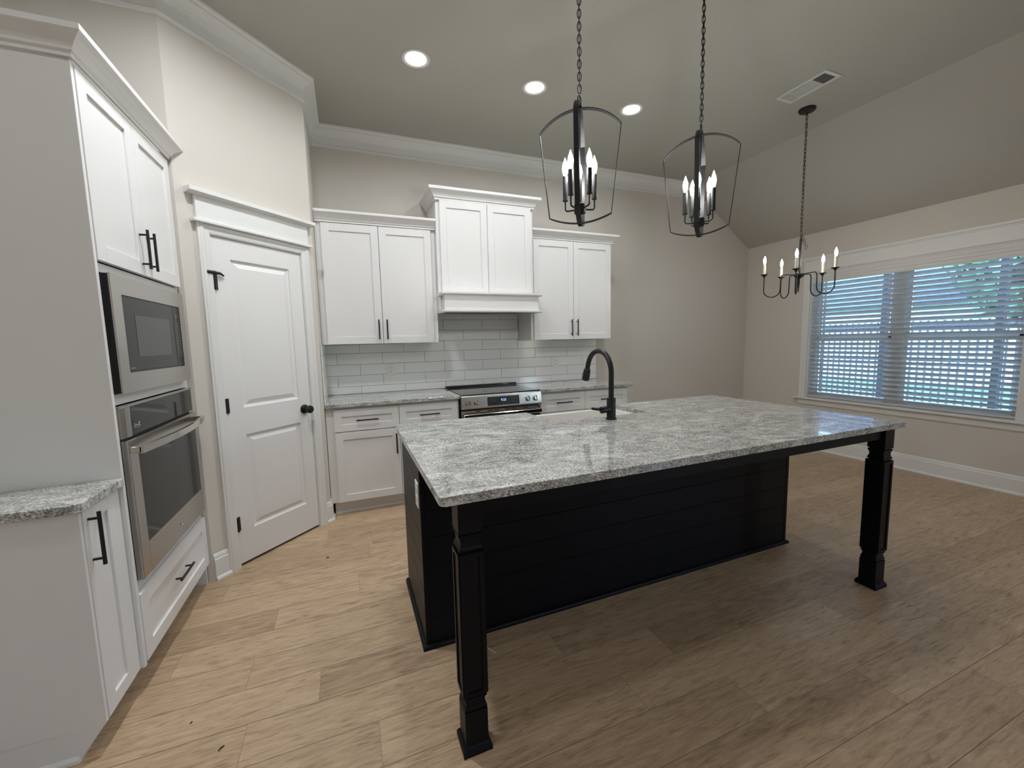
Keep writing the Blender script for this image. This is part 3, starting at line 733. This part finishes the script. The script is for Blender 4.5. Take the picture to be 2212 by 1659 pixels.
for (x, z, w) in [(2.010+.022*i, .862-.014*j, .010) for i in range(3) for j in range(2)]+[(2.225+.021*i, .868-.015*j, .005) for i in range(3) for j in range(4)]+[(2.10, .818, .010), (2.13, .819, .014), (2.16, .820, .014), (2.19, .820, .010), (2.01, .818, .010)]:
    prism(bm, [(onp(z+.003, .002), z+.003), (onp(z, .002), z), (onp(z, .001), z), (onp(z+.003, .001), z+.003)], 'x', x, x+w)
put('panel_print', bm, 'dim_print', ds, world=True)
fc = bpy.data.curves.new('clock_digits', 'FONT'); fc.body = '9:25'; fc.size = .030; fc.extrude = .0002; fc.materials.append(M['digits'])
ft = bpy.data.objects.new('digits_tmp', fc); COL.objects.link(ft); bpy.context.view_layer.update()
fm = bpy.data.meshes.new_from_object(ft.evaluated_get(bpy.context.evaluated_depsgraph_get())); bpy.data.objects.remove(ft)
fo = bpy.data.objects.new('clock_digits', fm); link(fo, ds)
fo.matrix_local = rootmat(rg).inverted() @ Matrix.Translation((2.118, onp(.845, .0022), .842)) @ Matrix.Rotation(PI/2-tlt*0, 4, 'X')
for x in (1.814, 1.892, 2.386, 2.462):
    bm = B(); z = .845; c = Vector((x, onp(z), z)); ax = Vector((0, -1, .12)).normalized()
    lathe(bm, [(0, 0), (.0265, 0), (.0265, .003), (.022, .005), (.0205, .024), (.018, .027), (0, .027)], c, 24, ax)
    kn = put('knob', bm, 'chrome', cp, world=True, smooth='auto')
    bm = B(); p = c+ax*.031; box(bm, x-.0025, x+.0025, p.y-.003, p.y+.006, z-.017, z+.021, .001); put('knob_grip', bm, 'steel', kn, world=True)
bm = B(); box(bm, R0+.004, R1-.004, -.655, -.627, .20, .772, .003); dd = put('oven_door', bm, 'steel', rg, world=True)
bm = B(); box(bm, R0+.06, R1-.06, -.6565, -.650, .30, .66); put('window_glass', bm, 'blackglass', dd, world=True)
bm = B()
for x in (1.885, 2.00, 2.065, 2.165, 2.225, 2.345): box(bm, x, x+.048, -.6565, -.6545, .757, .766)
put('vent_slots', bm, 'slot', dd, world=True)
bm = B(); box(bm, R0+.010, R1-.010, -.716, -.700, .712, .748, .004); box(bm, R0+.012, R0+.032, -.702, -.654, .715, .745, .003); box(bm, R1-.032, R1-.012, -.702, -.654, .715, .745, .003); put('handle', bm, 'chrome', dd, world=True)
bm = B(); box(bm, R0+.004, R1-.004, -.650, -.627, .06, .19, .003); put('warming_drawer', bm, 'steel', rg, world=True)

# ------------------------------------------------------------------ island
isl = root('kitchen_island', 'black shiplap kitchen island with two square posts, under the big granite slab', 'kitchen island', (2.3, -2.3, 0))
IX0, IX1, IY0, IY1 = 1.118, 3.492, -2.347, -1.765
bm = B()
box(bm, 1.137, 1.893, -2.329, IY1, .10, .8835); box(bm, 2.606, 3.473, -2.329, IY1, .10, .8835); box(bm, 1.893, 2.606, -2.329, IY1, .10, .62); box(bm, 1.893, 2.606, -2.329, -2.085, .62, .8835)
box(bm, 1.137, 3.473, -2.329, -1.84, 0, .10)
put('body', bm, 'island', isl, world=True)
# shiplap cladding: end and back
def ship(bm, ax, a0, a1, pos, depth, sgn):
    zs = [.0, .008, .136, .262, .388, .516, .642, .768, .8835]
    for z0, z1 in zip(zs[1:], zs[2:]):
        if ax == 'x': box(bm, pos, pos+depth, a0, a1, z0+.0008, z1-.0008, .0012)
        else: box(bm, a0, a1, pos, pos+depth, z0+.0008, z1-.0008, .0012)
    if ax == 'x': box(bm, pos+.006, pos+depth+.001, a0, a1, .002, .883)
    else: box(bm, a0, a1, pos+.006, pos+depth+.001, .002, .883)
bm = B(); ship(bm, 'x', -2.329, IY1, IX0, .018, -1); box(bm, IX0-.001, IX0+.020, -2.3485, -2.329, .0, .883, .001); put('end_panel', bm, 'island', isl, world=True)
bm = B(); ship(bm, 'x', -2.329, IY1, IX1-.018, .0175, 1)
bm.free(); bm = B()
zs = [.008, .136, .262, .388, .516, .642, .768, .8835]
for z0, z1 in zip(zs, zs[1:]): box(bm, IX1-.018, IX1, -2.329, IY1, z0+.0008, z1-.0008, .0012)
box(bm, IX1-.0185, IX1-.006, -2.329, IY1, .002, .883); box(bm, IX1-.020, IX1+.001, -2.3485, -2.329, 0, .883, .001)
put('end_panel', bm, 'island', isl, world=True)
bm = B(); ship(bm, 'y', IX0+.020, IX1-.020, IY0, .0175, -1); put('back_panel', bm, 'island', isl, world=True)
QR = [(0, 0), (.016, 0), (.015, .009), (.010, .016), (.004, .019), (0, .020)]
bm = B(); sweep(bm, [(IX1, IY1), (IX1, IY0-.0015), (IX0, IY0-.0015), (IX0, IY1)], [(o, z) for o, z in [(-o, z) for o, z in QR]]) if False else sweep(bm, [(IX0-.001, IY1), (IX0-.001, IY0-.0015), (IX1+.001, IY0-.0015), (IX1+.001, IY1)], [(o, z) for o, z in QR])
put('base_molding', bm, 'island', isl, world=True)
for a, b, kind in ((1.14, 1.515, 'd'), (1.52, 1.89, 'd'), (1.90, 2.25, 's'), (2.252, 2.60, 's'), (2.61, 3.04, 'd'), (3.045, 3.47, 'd')):
    # kitchen side doors face the range (+y)
    z1 = .612 if kind == 's' else .68
    bm = B(); shaker(bm, a, b, .115, z1, 0); bm.transform(Matrix.Translation((0, IY1+.0005, 0)) @ Matrix.Scale(-1, 4, (0, 1, 0)) @ Matrix.Translation((0, -.020, 0)))
    dd = put('door', bm, 'island', isl, world=True)
    if kind == 'd':
        bm = B(); shaker(bm, a, b, .685, .875, 0, rail=.05); bm.transform(Matrix.Translation((0, IY1+.0005, 0)) @ Matrix.Scale(-1, 4, (0, 1, 0)) @ Matrix.Translation((0, -.020, 0)))
        put('drawer', bm, 'island', isl, world=True)
def post(x0, x1, y0, y1):
    """square post: foot, plinth, coves, recessed shaft, top block"""
    bm = B(); cx_, cy_ = (x0+x1)/2, (y0+y1)/2; h = (x1-x0)/2
    def ring(w, z): return [bm.verts.new((cx_+sx*w, cy_+sy*w, z)) for sx, sy in ((-1,-1),(1,-1),(1,1),(-1,1))]
    prof = [(h+.011, 0), (h+.011, .016), (h+.005, .026), (h, .030), (h, .150), (h-.006, .1505), (h-.006, .155), (h-.001, .1555), (h-.001, .160)]
    prof += [(h-.004, .166), (h-.0065, .174), (h-.007, .182), (h-.0045, .190), (h-.001, .194), (h-.001, .199), (h-.006, .1995), (h-.006, .204), (h-.0, .2045)]
    zt_ = .705
    prof += [(h, zt_), (h-.006, zt_+.0005), (h-.006, zt_+.006), (h-.001, zt_+.0065), (h-.001, zt_+.012), (h-.0045, zt_+.018), (h-.0075, zt_+.030), (h-.0065, zt_+.040), (h-.003, zt_+.050), (h-.001, zt_+.054), (h-.001, zt_+.058), (h-.006, zt_+.0585), (h-.006, zt_+.064), (h, zt_+.0645), (h, .8835)]
    rs = [ring(w, z) for w, z in prof]
    for a, b in zip(rs, rs[1:]):
        for i in range(4): bm.faces.new((a[i], a[(i+1) % 4], b[(i+1) % 4], b[i]))
    bm.faces.new(rs[0]); bm.faces.new(rs[-1])
    # raised borders around a recessed panel on each shaft face
    t = .0045; m = .013; za, zb = .220, .690
    for ax, s in (('y', -1), ('x', -1), ('x', 1), ('y', 1)):
        for (u0, u1, w0, w1) in ((-h, -h+m, za-.013, zb+.013), (h-m, h, za-.013, zb+.013), (-h+m, h-m, za-.013, za), (-h+m, h-m, zb, zb+.013)):
            if ax == 'y': box(bm, cx_+u0, cx_+u1, cy_+s*h, cy_+s*(h+t), w0, w1)
            else: box(bm, cx_+s*h, cx_+s*(h+t), cy_+u0, cy_+u1, w0, w1)
    return bm
LY_0, LY_1 = -2.888, -2.808
put('leg', post(1.152, 1.230, -2.886, -2.808), 'island', isl, world=True)
put('leg', post(3.417, 3.495, -2.886, -2.808), 'island', isl, world=True)
bm = B(); box(bm, 1.2305, 3.4165, -2.870, -2.850, .822, .8835, .001)
box(bm, 3.450, 3.470, -2.8075, -2.349, .822, .8835, .001); box(bm, 1.170, 1.190, -2.8075, -2.349, .822, .8835, .001); put('apron', bm, 'island', isl, world=True)

# island slab with the sink notch
bm = B(); X0_, X1_, Y0_, Y1_ = 1.092, 3.514, -2.921, -1.705; r_ = .016
poly = arc(X0_+r_, Y0_+r_, r_, 180, 270, 5)+arc(X1_-.008, Y0_+.008, .008, -90, 0, 4)+arc(X1_-.01, Y1_-.01, .01, 0, 90, 4)
poly += [(2.583, Y1_), (2.583, -2.050), (2.567, -2.066), (1.931, -2.066), (1.915, -2.050), (1.915, Y1_)]+arc(X0_+.01, Y1_-.01, .01, 90, 180, 4)
prism(bm, poly, 'z', .884, .914, .003)
tag(put('island_countertop', bm, 'granite', loc=(2.3, -2.3, .884)), 'large grey granite slab with a sink notch on the black island', 'countertop')

# farmhouse sink
sk_ = root('apron_sink', 'white apron-front sink set into the island beside the faucet', 'sink', (2.249, -1.87, .625))
bm = B(); sx0, sx1, sy0, sy1, sz0, sz1 = 1.897, 2.602, -2.082, -1.668, .622, .8832; w = .024
def ringq(x0, x1, y0, y1, z, r, n=4):
    P = arc(x0+r, y0+r, r, 180, 270, n)+arc(x1-r, y0+r, r, 270, 360, n)+arc(x1-r, y1-r, r, 0, 90, n)+arc(x0+r, y1-r, r, 90, 180, n)
    return [bm.verts.new((a, b, z)) for a, b in P]
rs = [ringq(sx0, sx1, sy0, sy1, sz0, .012), ringq(sx0, sx1, sy0, sy1, sz1-.004, .012), ringq(sx0+.004, sx1-.004, sy0+.004, sy1-.004, sz1, .010),
      ringq(sx0+w-.004, sx1-w+.004, sy0+w-.004, sy1-w+.004, sz1, .024), ringq(sx0+w, sx1-w, sy0+w, sy1-w, sz1-.004, .026), ringq(sx0+w, sx1-w, sy0+w, sy1-w, sz0+.05, .03), ringq(sx0+w+.02, sx1-w-.02, sy0+w+.02, sy1-w-.02, sz0+.025, .03)]
for a, b in zip(rs, rs[1:]):
    for i in range(len(a)): j = (i+1) % len(a); bm.faces.new((a[i], a[j], b[j], b[i]))
bm.faces.new(rs[0]); bm.faces.new(rs[-1]); put('basin', bm, 'sink', sk_, world=True, smooth='auto')
bm = B(); lathe(bm, [(0, .001), (.035, .001), (.045, .0), (.045, .004), (.036, .004), (.030, .001), (0, .0015)], (2.249, -1.87, sz0+.0255), 24); put('drain', bm, 'chrome', sk_, world=True, smooth='auto')

# faucet
FXx, FYy = 2.250, -2.148
fa = root('kitchen_faucet', 'matte black gooseneck faucet on the island behind the sink', 'faucet', (FXx, FYy, .914))
bm = B(); lathe(bm, [(0, 0), (.031, 0), (.031, .006), (.0265, .010), (.0255, .012), (.0255, .118), (.0245, .122), (0, .122)], (FXx, FYy, .9142), 28); put('base', bm, 'bmetal', fa, world=True, smooth='auto')
zc_ = 1.180; R_a = .124
pts = [(FXx, FYy, 1.034), (FXx, FYy, 1.10), (FXx, FYy, zc_)]
for i in range(1, 15):
    a = PI-(PI-.20)*i/14; pts.append((FXx, FYy+R_a+R_a*math.cos(a), zc_+R_a*math.sin(a)))
end = Vector(pts[-1]); dirn = (end-Vector(pts[-2])).normalized(); pts.append(end+dirn*.020)
bm = B(); tube(bm, pts, .0152, 16); put('spout', bm, 'bmetal', fa, world=True, smooth='auto')
hp0 = end+dirn*.014
bm = B(); lathe(bm, [(0, 0), (.0165, 0), (.0205, .003), (.0215, .012), (.0235, .055), (.0235, .072), (.021, .076), (0, .076)], hp0, 24, dirn)
sh = put('spray_head', bm, 'bmetal', fa, world=True, smooth='auto')
bm = B(); q = hp0+dirn*.04; box(bm, q.x-.009, q.x+.009, q.y+.018, q.y+.030, q.z-.016, q.z+.016, .003); put('spray_button', bm, 'bmetal', sh, world=True)
bm = B(); cyl(bm, (FXx-.015, FYy, .975), (FXx-.068, FYy, .971), .0195, seg=20); hb = put('handle', bm, 'bmetal', fa, world=True, smooth='auto')
bm = B(); tube(bm, [(FXx-.062, FYy, .974), (FXx-.085, FYy, .977), (FXx-.128, FYy+.002, .985)], [.008, .0075, .0075], 10); put('lever', bm, 'bmetal', hb, world=True, smooth='auto')

outlet('white outlet on the shiplap end of the black island', (1.1175, -2.292, .706), -PI/2)

# ------------------------------------------------------------------ lights
def chain(bm, x, y, z0, z1, link_l=.034, r=.0022, sway=0):
    z = z0; i = 0; hl = link_l/2; hw = .0085
    while z < z1-.004:
        c = Vector((x, y, z+hl)); pl = []
        a = (PI/4 if i % 2 else -PI/4)+.3
        for k in range(12):
            t = 2*PI*k/12; u = hw*math.cos(t); v = (hl+.002)*math.sin(t)
            v = math.copysign(min(abs(v)*1.12, hl+.002), v)
            pl.append(c+Vector((u*math.cos(a), u*math.sin(a), v)))
        tube(bm, pl, r, 6, True); z += link_l*.80; i += 1
BULB_P = [(0, 0), (.006, 0), (.0085, .006), (.0115, .020), (.0135, .034), (.0125, .048), (.0085, .062), (.0042, .074), (.0012, .084), (0, .086)]
def pendant(x, y, th, ph, label):
    t = root('lantern_pendant', label, 'pendant light', (x, y, 1.925), 0, 'lantern pendants over the island')
    bm = B(); lathe(bm, [(0, 0), (.065, 0), (.065, -.006), (.060, -.022), (.012, -.028), (0, -.028)], (x, y, ZC-.0005), 28); put('canopy', bm, 'iron', t, world=True, smooth='auto')
    bm = B(); chain(bm, x, y, 2.528, ZC-.02); put('chain', bm, 'iron', t, world=True, smooth=True)
    bm = B(); cyl(bm, (x, y, 2.50), (x, y, ZC-.02), .0016, seg=6); put('power_cord', bm, 'blackp', t, world=True)
    for q, (dz, ang) in enumerate(((0, th), (.010, th+PI/2))):
        # band path in the hoop plane
        half = []
        for i in range(11):
            u = i/10; ang0 = math.asin(min(1, .1915/.245)); a = ang0*u
            half.append((.245*math.sin(a), (2.457+dz)-.245*(1-math.cos(a))*((.091+dz)/(.245*(1-math.cos(ang0))))))
        low = []
        for i in range(9):
            u = i/8; r = .148*(1-u); low.append((r, 1.935-dz*.5+(.034+dz*.5)*(r/.148)**2))
        prof = half+low
        full = prof+[(-r, z) for r, z in reversed(prof[1:-1])]
        d = Vector((math.cos(ang), math.sin(ang), 0)); nrm = Vector((-math.sin(ang), math.cos(ang), 0)); bm = B(); w = .0115; th_ = .0016
        n = len(full); rings = []
        for i in range(n):
            pr_, nx = full[i-1], full[(i+1) % n]; tx, tz = nx[0]-pr_[0], nx[1]-pr_[1]; l_ = math.hypot(tx, tz); tx /= l_; tz /= l_
            o_ = (tz, -tx); rg_ = []
            for sw, so in ((-1, -1), (1, -1), (1, 1), (-1, 1)):
                r, z = full[i]; rg_.append(bm.verts.new(Vector((x, y, 0))+d*(r+o_[0]*so*th_)+nrm*(sw*w)+Vector((0, 0, z+o_[1]*so*th_))))
            rings.append(rg_)
        for i in range(n):
            a, b = rings[i], rings[(i+1) % n]
            for k in range(4): bm.faces.new((a[k], a[(k+1) % 4], b[(k+1) % 4], b[k]))
        put('hoop', bm, 'iron', t, world=True)
    bm = B(); pl = [Vector((x+.019*math.cos(a)*math.cos(.6), y+.019*math.cos(a)*math.sin(.6), 2.493+.022*math.sin(a))) for a in [2*PI*k/20 for k in range(20)]]
    tube(bm, pl, .0028, 8, True); put('top_loop', bm, 'iron', t, world=True, smooth=True)
    bm = B(); cyl(bm, (x, y, 1.99), (x, y, 2.472), .0045, seg=10); put('rod', bm, 'iron', t, world=True, smooth='auto')
    bm = B(); lathe(bm, [(0, -.062), (.006, -.062), (.007, -.052), (.004, -.046), (.004, -.012), (.012, -.008), (.027, -.004), (.028, 0), (.028, .036), (.025, .040), (0, .040)], (x, y, 1.985), 24); put('hub', bm, 'iron', t, world=True, smooth='auto')
    for k in range(5):
        a = math.radians(ph+72*k); dx, dy = math.cos(a), math.sin(a); R = .0735
        bm = B(); P = [(.022, 2.001), (.050, 2.000), (R, 2.002), (R, 2.030), (R, 2.052)]
        tube(bm, smoothpts([(x+dx*r, y+dy*r, z) for r, z in P], 3), .0042, 8); put('arm', bm, 'iron', t, world=True, smooth='auto')
        bm = B(); lathe(bm, [(0, 0), (.0135, 0), (.0135, .005), (.0118, .006), (.0118, .115), (.008, .116), (0, .116)], (x+dx*R, y+dy*R, 2.050), 18); sl = put('candle_sleeve', bm, 'iron', t, world=True, smooth='auto')
        bm = B(); lathe(bm, BULB_P, (x+dx*R, y+dy*R, 2.1665), 12); bb = put('bulb', bm, 'bulb', sl, world=True, smooth=True); bb['label'] = 'glowing flame-tip bulb'
pendant(1.951, -2.31, math.radians(-36), 59.7, 'black lantern pendant on a chain, nearer the pantry')
pendant(2.710, -2.31, math.radians(-51), 2.6, 'black lantern pendant on a chain, nearer the chandelier')

def chandelier(x, y):
    t = root('candle_chandelier', 'small black five-arm chandelier with cream candles in front of the window', 'chandelier', (x, y, 1.75))
    bm = B(); lathe(bm, [(0, 0), (.062, 0), (.062, -.012), (.056, -.020), (.010, -.026), (0, -.026)], (x, y, ZC-.0005), 28); put('canopy', bm, 'iron', t, world=True, smooth='auto')
    bm = B(); chain(bm, x, y, 2.225, ZC-.02, .042, .0019); put('chain', bm, 'iron', t, world=True, smooth=True)
    bm = B(); pts = [(x+.006*math.sin(z*9)+.012*math.sin(z*23)*(2.9-z > 0)*(1 if z < 2.6 else .3), y+.004*math.cos(z*11), z) for z in [2.20+i*.03 for i in range(35)]]
    tube(bm, pts, .0014, 5); put('power_cord', bm, 'blackp', t, world=True)
    # slack links hanging beside the top loop
    bm = B()
    for q in range(5):
        c = Vector((x+.012+.010*q, y-.004*q, 2.215-.022*q)); a = q*1.3; pl = []
        for k in range(12):
            tt = 2*PI*k/12; u = .008*math.cos(tt); v = .019*math.sin(tt); pl.append(c+Vector((u*math.cos(a)+v*.35, u*math.sin(a), v)))
        tube(bm, pl, .0018, 6, True)
    put('slack_chain', bm, 'iron', t, world=True, smooth=True)
    bm = B(); pl = [Vector((x+.015*math.cos(a)*.8, y+.015*math.cos(a)*.6, 2.208+.016*math.sin(a))) for a in [2*PI*k/18 for k in range(18)]]; tube(bm, pl, .0024, 8, True); put('top_loop', bm, 'iron', t, world=True, smooth=True)
    bm = B(); cyl(bm, (x, y, 1.90), (x, y, 2.195), .0085, seg=12); put('stem', bm, 'iron', t, world=True, smooth='auto')
    bm = B(); lathe(bm, [(0, -.145), (.003, -.140), (.008, -.075), (.009, -.030), (.014, -.024), (.034, -.012), (.040, 0), (.040, .010), (.034, .014), (0, .016)], (x, y, 1.885), 20); put('hub', bm, 'iron', t, world=True, smooth='auto')
    for k in range(5):
        a = math.radians(-7.2+72*k); dx, dy = math.cos(a), math.sin(a); R = .263
        P = [(.03, 1.893), (.085, 1.897), (.130, 1.900), (.136, 1.860), (.136, 1.800), (.140, 1.735), (.200, 1.702), (.262, 1.735), (.264, 1.800), (R, 1.860), (R, 1.892)]
        bm = B(); tube(bm, smoothpts([(x+dx*r, y+dy*r, z) for r, z in P], 2), .0047, 8); put('arm', bm, 'iron', t, world=True, smooth='auto')
        bm = B(); lathe(bm, [(0, 0), (.006, 0), (.009, .008), (.018, .018), (.030, .023), (.031, .026), (.012, .026), (0, .026)], (x+dx*R, y+dy*R, 1.886), 20); cu = put('drip_cup', bm, 'iron', t, world=True, smooth='auto')
        bm = B(); lathe(bm, [(0, 0), (.0105, 0), (.0105, .088), (.007, .090), (0, .090)], (x+dx*R, y+dy*R, 1.9125), 14); put('candle_sleeve', bm, 'candle', cu, world=True, smooth='auto')['label'] = 'cream candle sleeve'
        bm = B(); lathe(bm, [(r*.85, z*.82) for r, z in BULB_P], (x+dx*R, y+dy*R, 2.003), 12); put('bulb', bm, 'bulb2', cu, world=True, smooth=True)['label'] = 'glowing flame-tip bulb'
chandelier(4.5625, -1.6438)

def can(x, y, label, power=CAN_W, hidden=False):
    t = root('recessed_light', label, 'recessed light', (x, y, ZC), 0, 'recessed ceiling lights')
    bm = B(); lathe(bm, [(.0665, -.0002), (.0935, -.0002), (.0935, -.003), (.088, -.007), (.072, -.005), (.0665, -.0002)], (x, y, ZC), 36); put('trim_ring', bm, 'vent', t, world=True, smooth='auto')
    bm = B(); lathe(bm, [(0, -.004), (.066, -.004), (.066, -.0006), (0, -.0006)], (x, y, ZC), 32); put('lens', bm, 'lens', t, world=True)
    ld = bpy.data.lights.new('can_lamp', 'AREA'); ld.shape = 'DISK'; ld.size = .13; ld.energy = power; ld.color = (.95, .99, 1.03); ld.spread = math.radians(165)
    lo = bpy.data.objects.new('can_lamp', ld); link(lo, t); lo.location = (0, 0, -.010)
can(1.404, -1.155, 'lit recessed ceiling light nearest the pantry door')
can(2.280, -1.140, 'lit recessed ceiling light, middle of the row of three')
can(3.160, -1.140, 'lit recessed ceiling light nearest the chandelier')
can(.600, -2.050, 'recessed ceiling light over the aisle between the ovens and the island', 17.5)
can(.520, -3.080, 'recessed ceiling light over the aisle beside the camera', 6)
can(.520, -5.000, 'recessed ceiling light over the aisle behind the camera', 5)
for i, (x, y) in enumerate(((1.8, -7.0), (4.2, -7.0))):  # guessed cans out of view, added for ambient light behind the camera
    can(x, y, 'added recessed ceiling light, unseen, over the living area behind the camera', 14)

vt = root('ceiling_vent', 'white three-bank ceiling air vent above the chandelier', 'air vent', (4.245, -1.845, ZC))
vx0, vx1, vy0, vy1 = 4.154, 4.337, -2.036, -1.655; zb_ = ZC-.006
bm = B(); m_ = .026
box(bm, vx0, vx0+m_, vy0, vy1, zb_, ZC-.0005, .001); box(bm, vx1-m_, vx1, vy0, vy1, zb_, ZC-.0005, .001); box(bm, vx0+m_, vx1-m_, vy0, vy0+m_, zb_, ZC-.0005); box(bm, vx0+m_, vx1-m_, vy1-m_, vy1, zb_, ZC-.0005)
ya, yb_ = vy0+.115, vy1-.095
box(bm, vx0+m_, vx1-m_, ya, ya+.008, zb_, ZC-.0005); box(bm, vx0+m_, vx1-m_, yb_, yb_+.008, zb_, ZC-.0005)
put('frame', bm, 'vent', vt, world=True)
bm = B(); box(bm, vx0+m_, vx1-m_, vy0+m_, vy1-m_, ZC-.0015, ZC-.0006); put('duct', bm, 'ventdark', vt, world=True)
bm = B()
y = vy0+m_+.004
while y < ya: prism(bm, [(y, zb_), (y+.0012, zb_), (y+.004, ZC-.0018), (y+.0028, ZC-.0018)], 'x', vx0+m_, vx1-m_); y += .0085
for i in range(14):
    x = vx0+m_+.004+i*.0093; prism(bm, [(x, zb_), (x+.0065, zb_), (x+.0075, ZC-.0018), (x+.003, ZC-.0018)], 'y', ya+.008, yb_)
y = yb_+.011
while y < vy1-m_-.004: prism(bm, [(y, zb_), (y+.006, zb_), (y+.003, ZC-.0018), (y+.001, ZC-.0018)], 'x', vx0+m_, vx1-m_); y += .0088
put('louvers', bm, 'vent', vt, world=True)

# ------------------------------------------------------------------ bits left on the floor
def bit(name, pts, r, mat, label):
    bm = B(); tube(bm, pts, r, 6); c = pts[0]; tag(put(name, bm, mat, loc=(c[0], c[1], 0)), label, 'debris', 'construction scraps on the floor')
bit('wood_chip', [(.660, -1.290, .003), (.668, -1.287, .004), (.674, -1.291, .003)], .003, 'chip', 'dark scrap on the floor between the pantry and the island')
bit('wood_chip', [(.372, -2.536, .0022), (.378, -2.528, .004), (.386, -2.522, .0022)], .0019, 'chip', 'curled dark shaving on the floor nearest the camera')
bit('wood_chip', [(.246, -2.372, .002), (.250, -2.366, .003)], .0019, 'chip', 'small dark shaving on the floor near the narrow cabinet')
bit('plastic_sliver', [(1.352, -2.42, .0022), (1.395, -2.50, .0022)], .0022, 'chipw', 'thin white sliver lying under the island overhang')
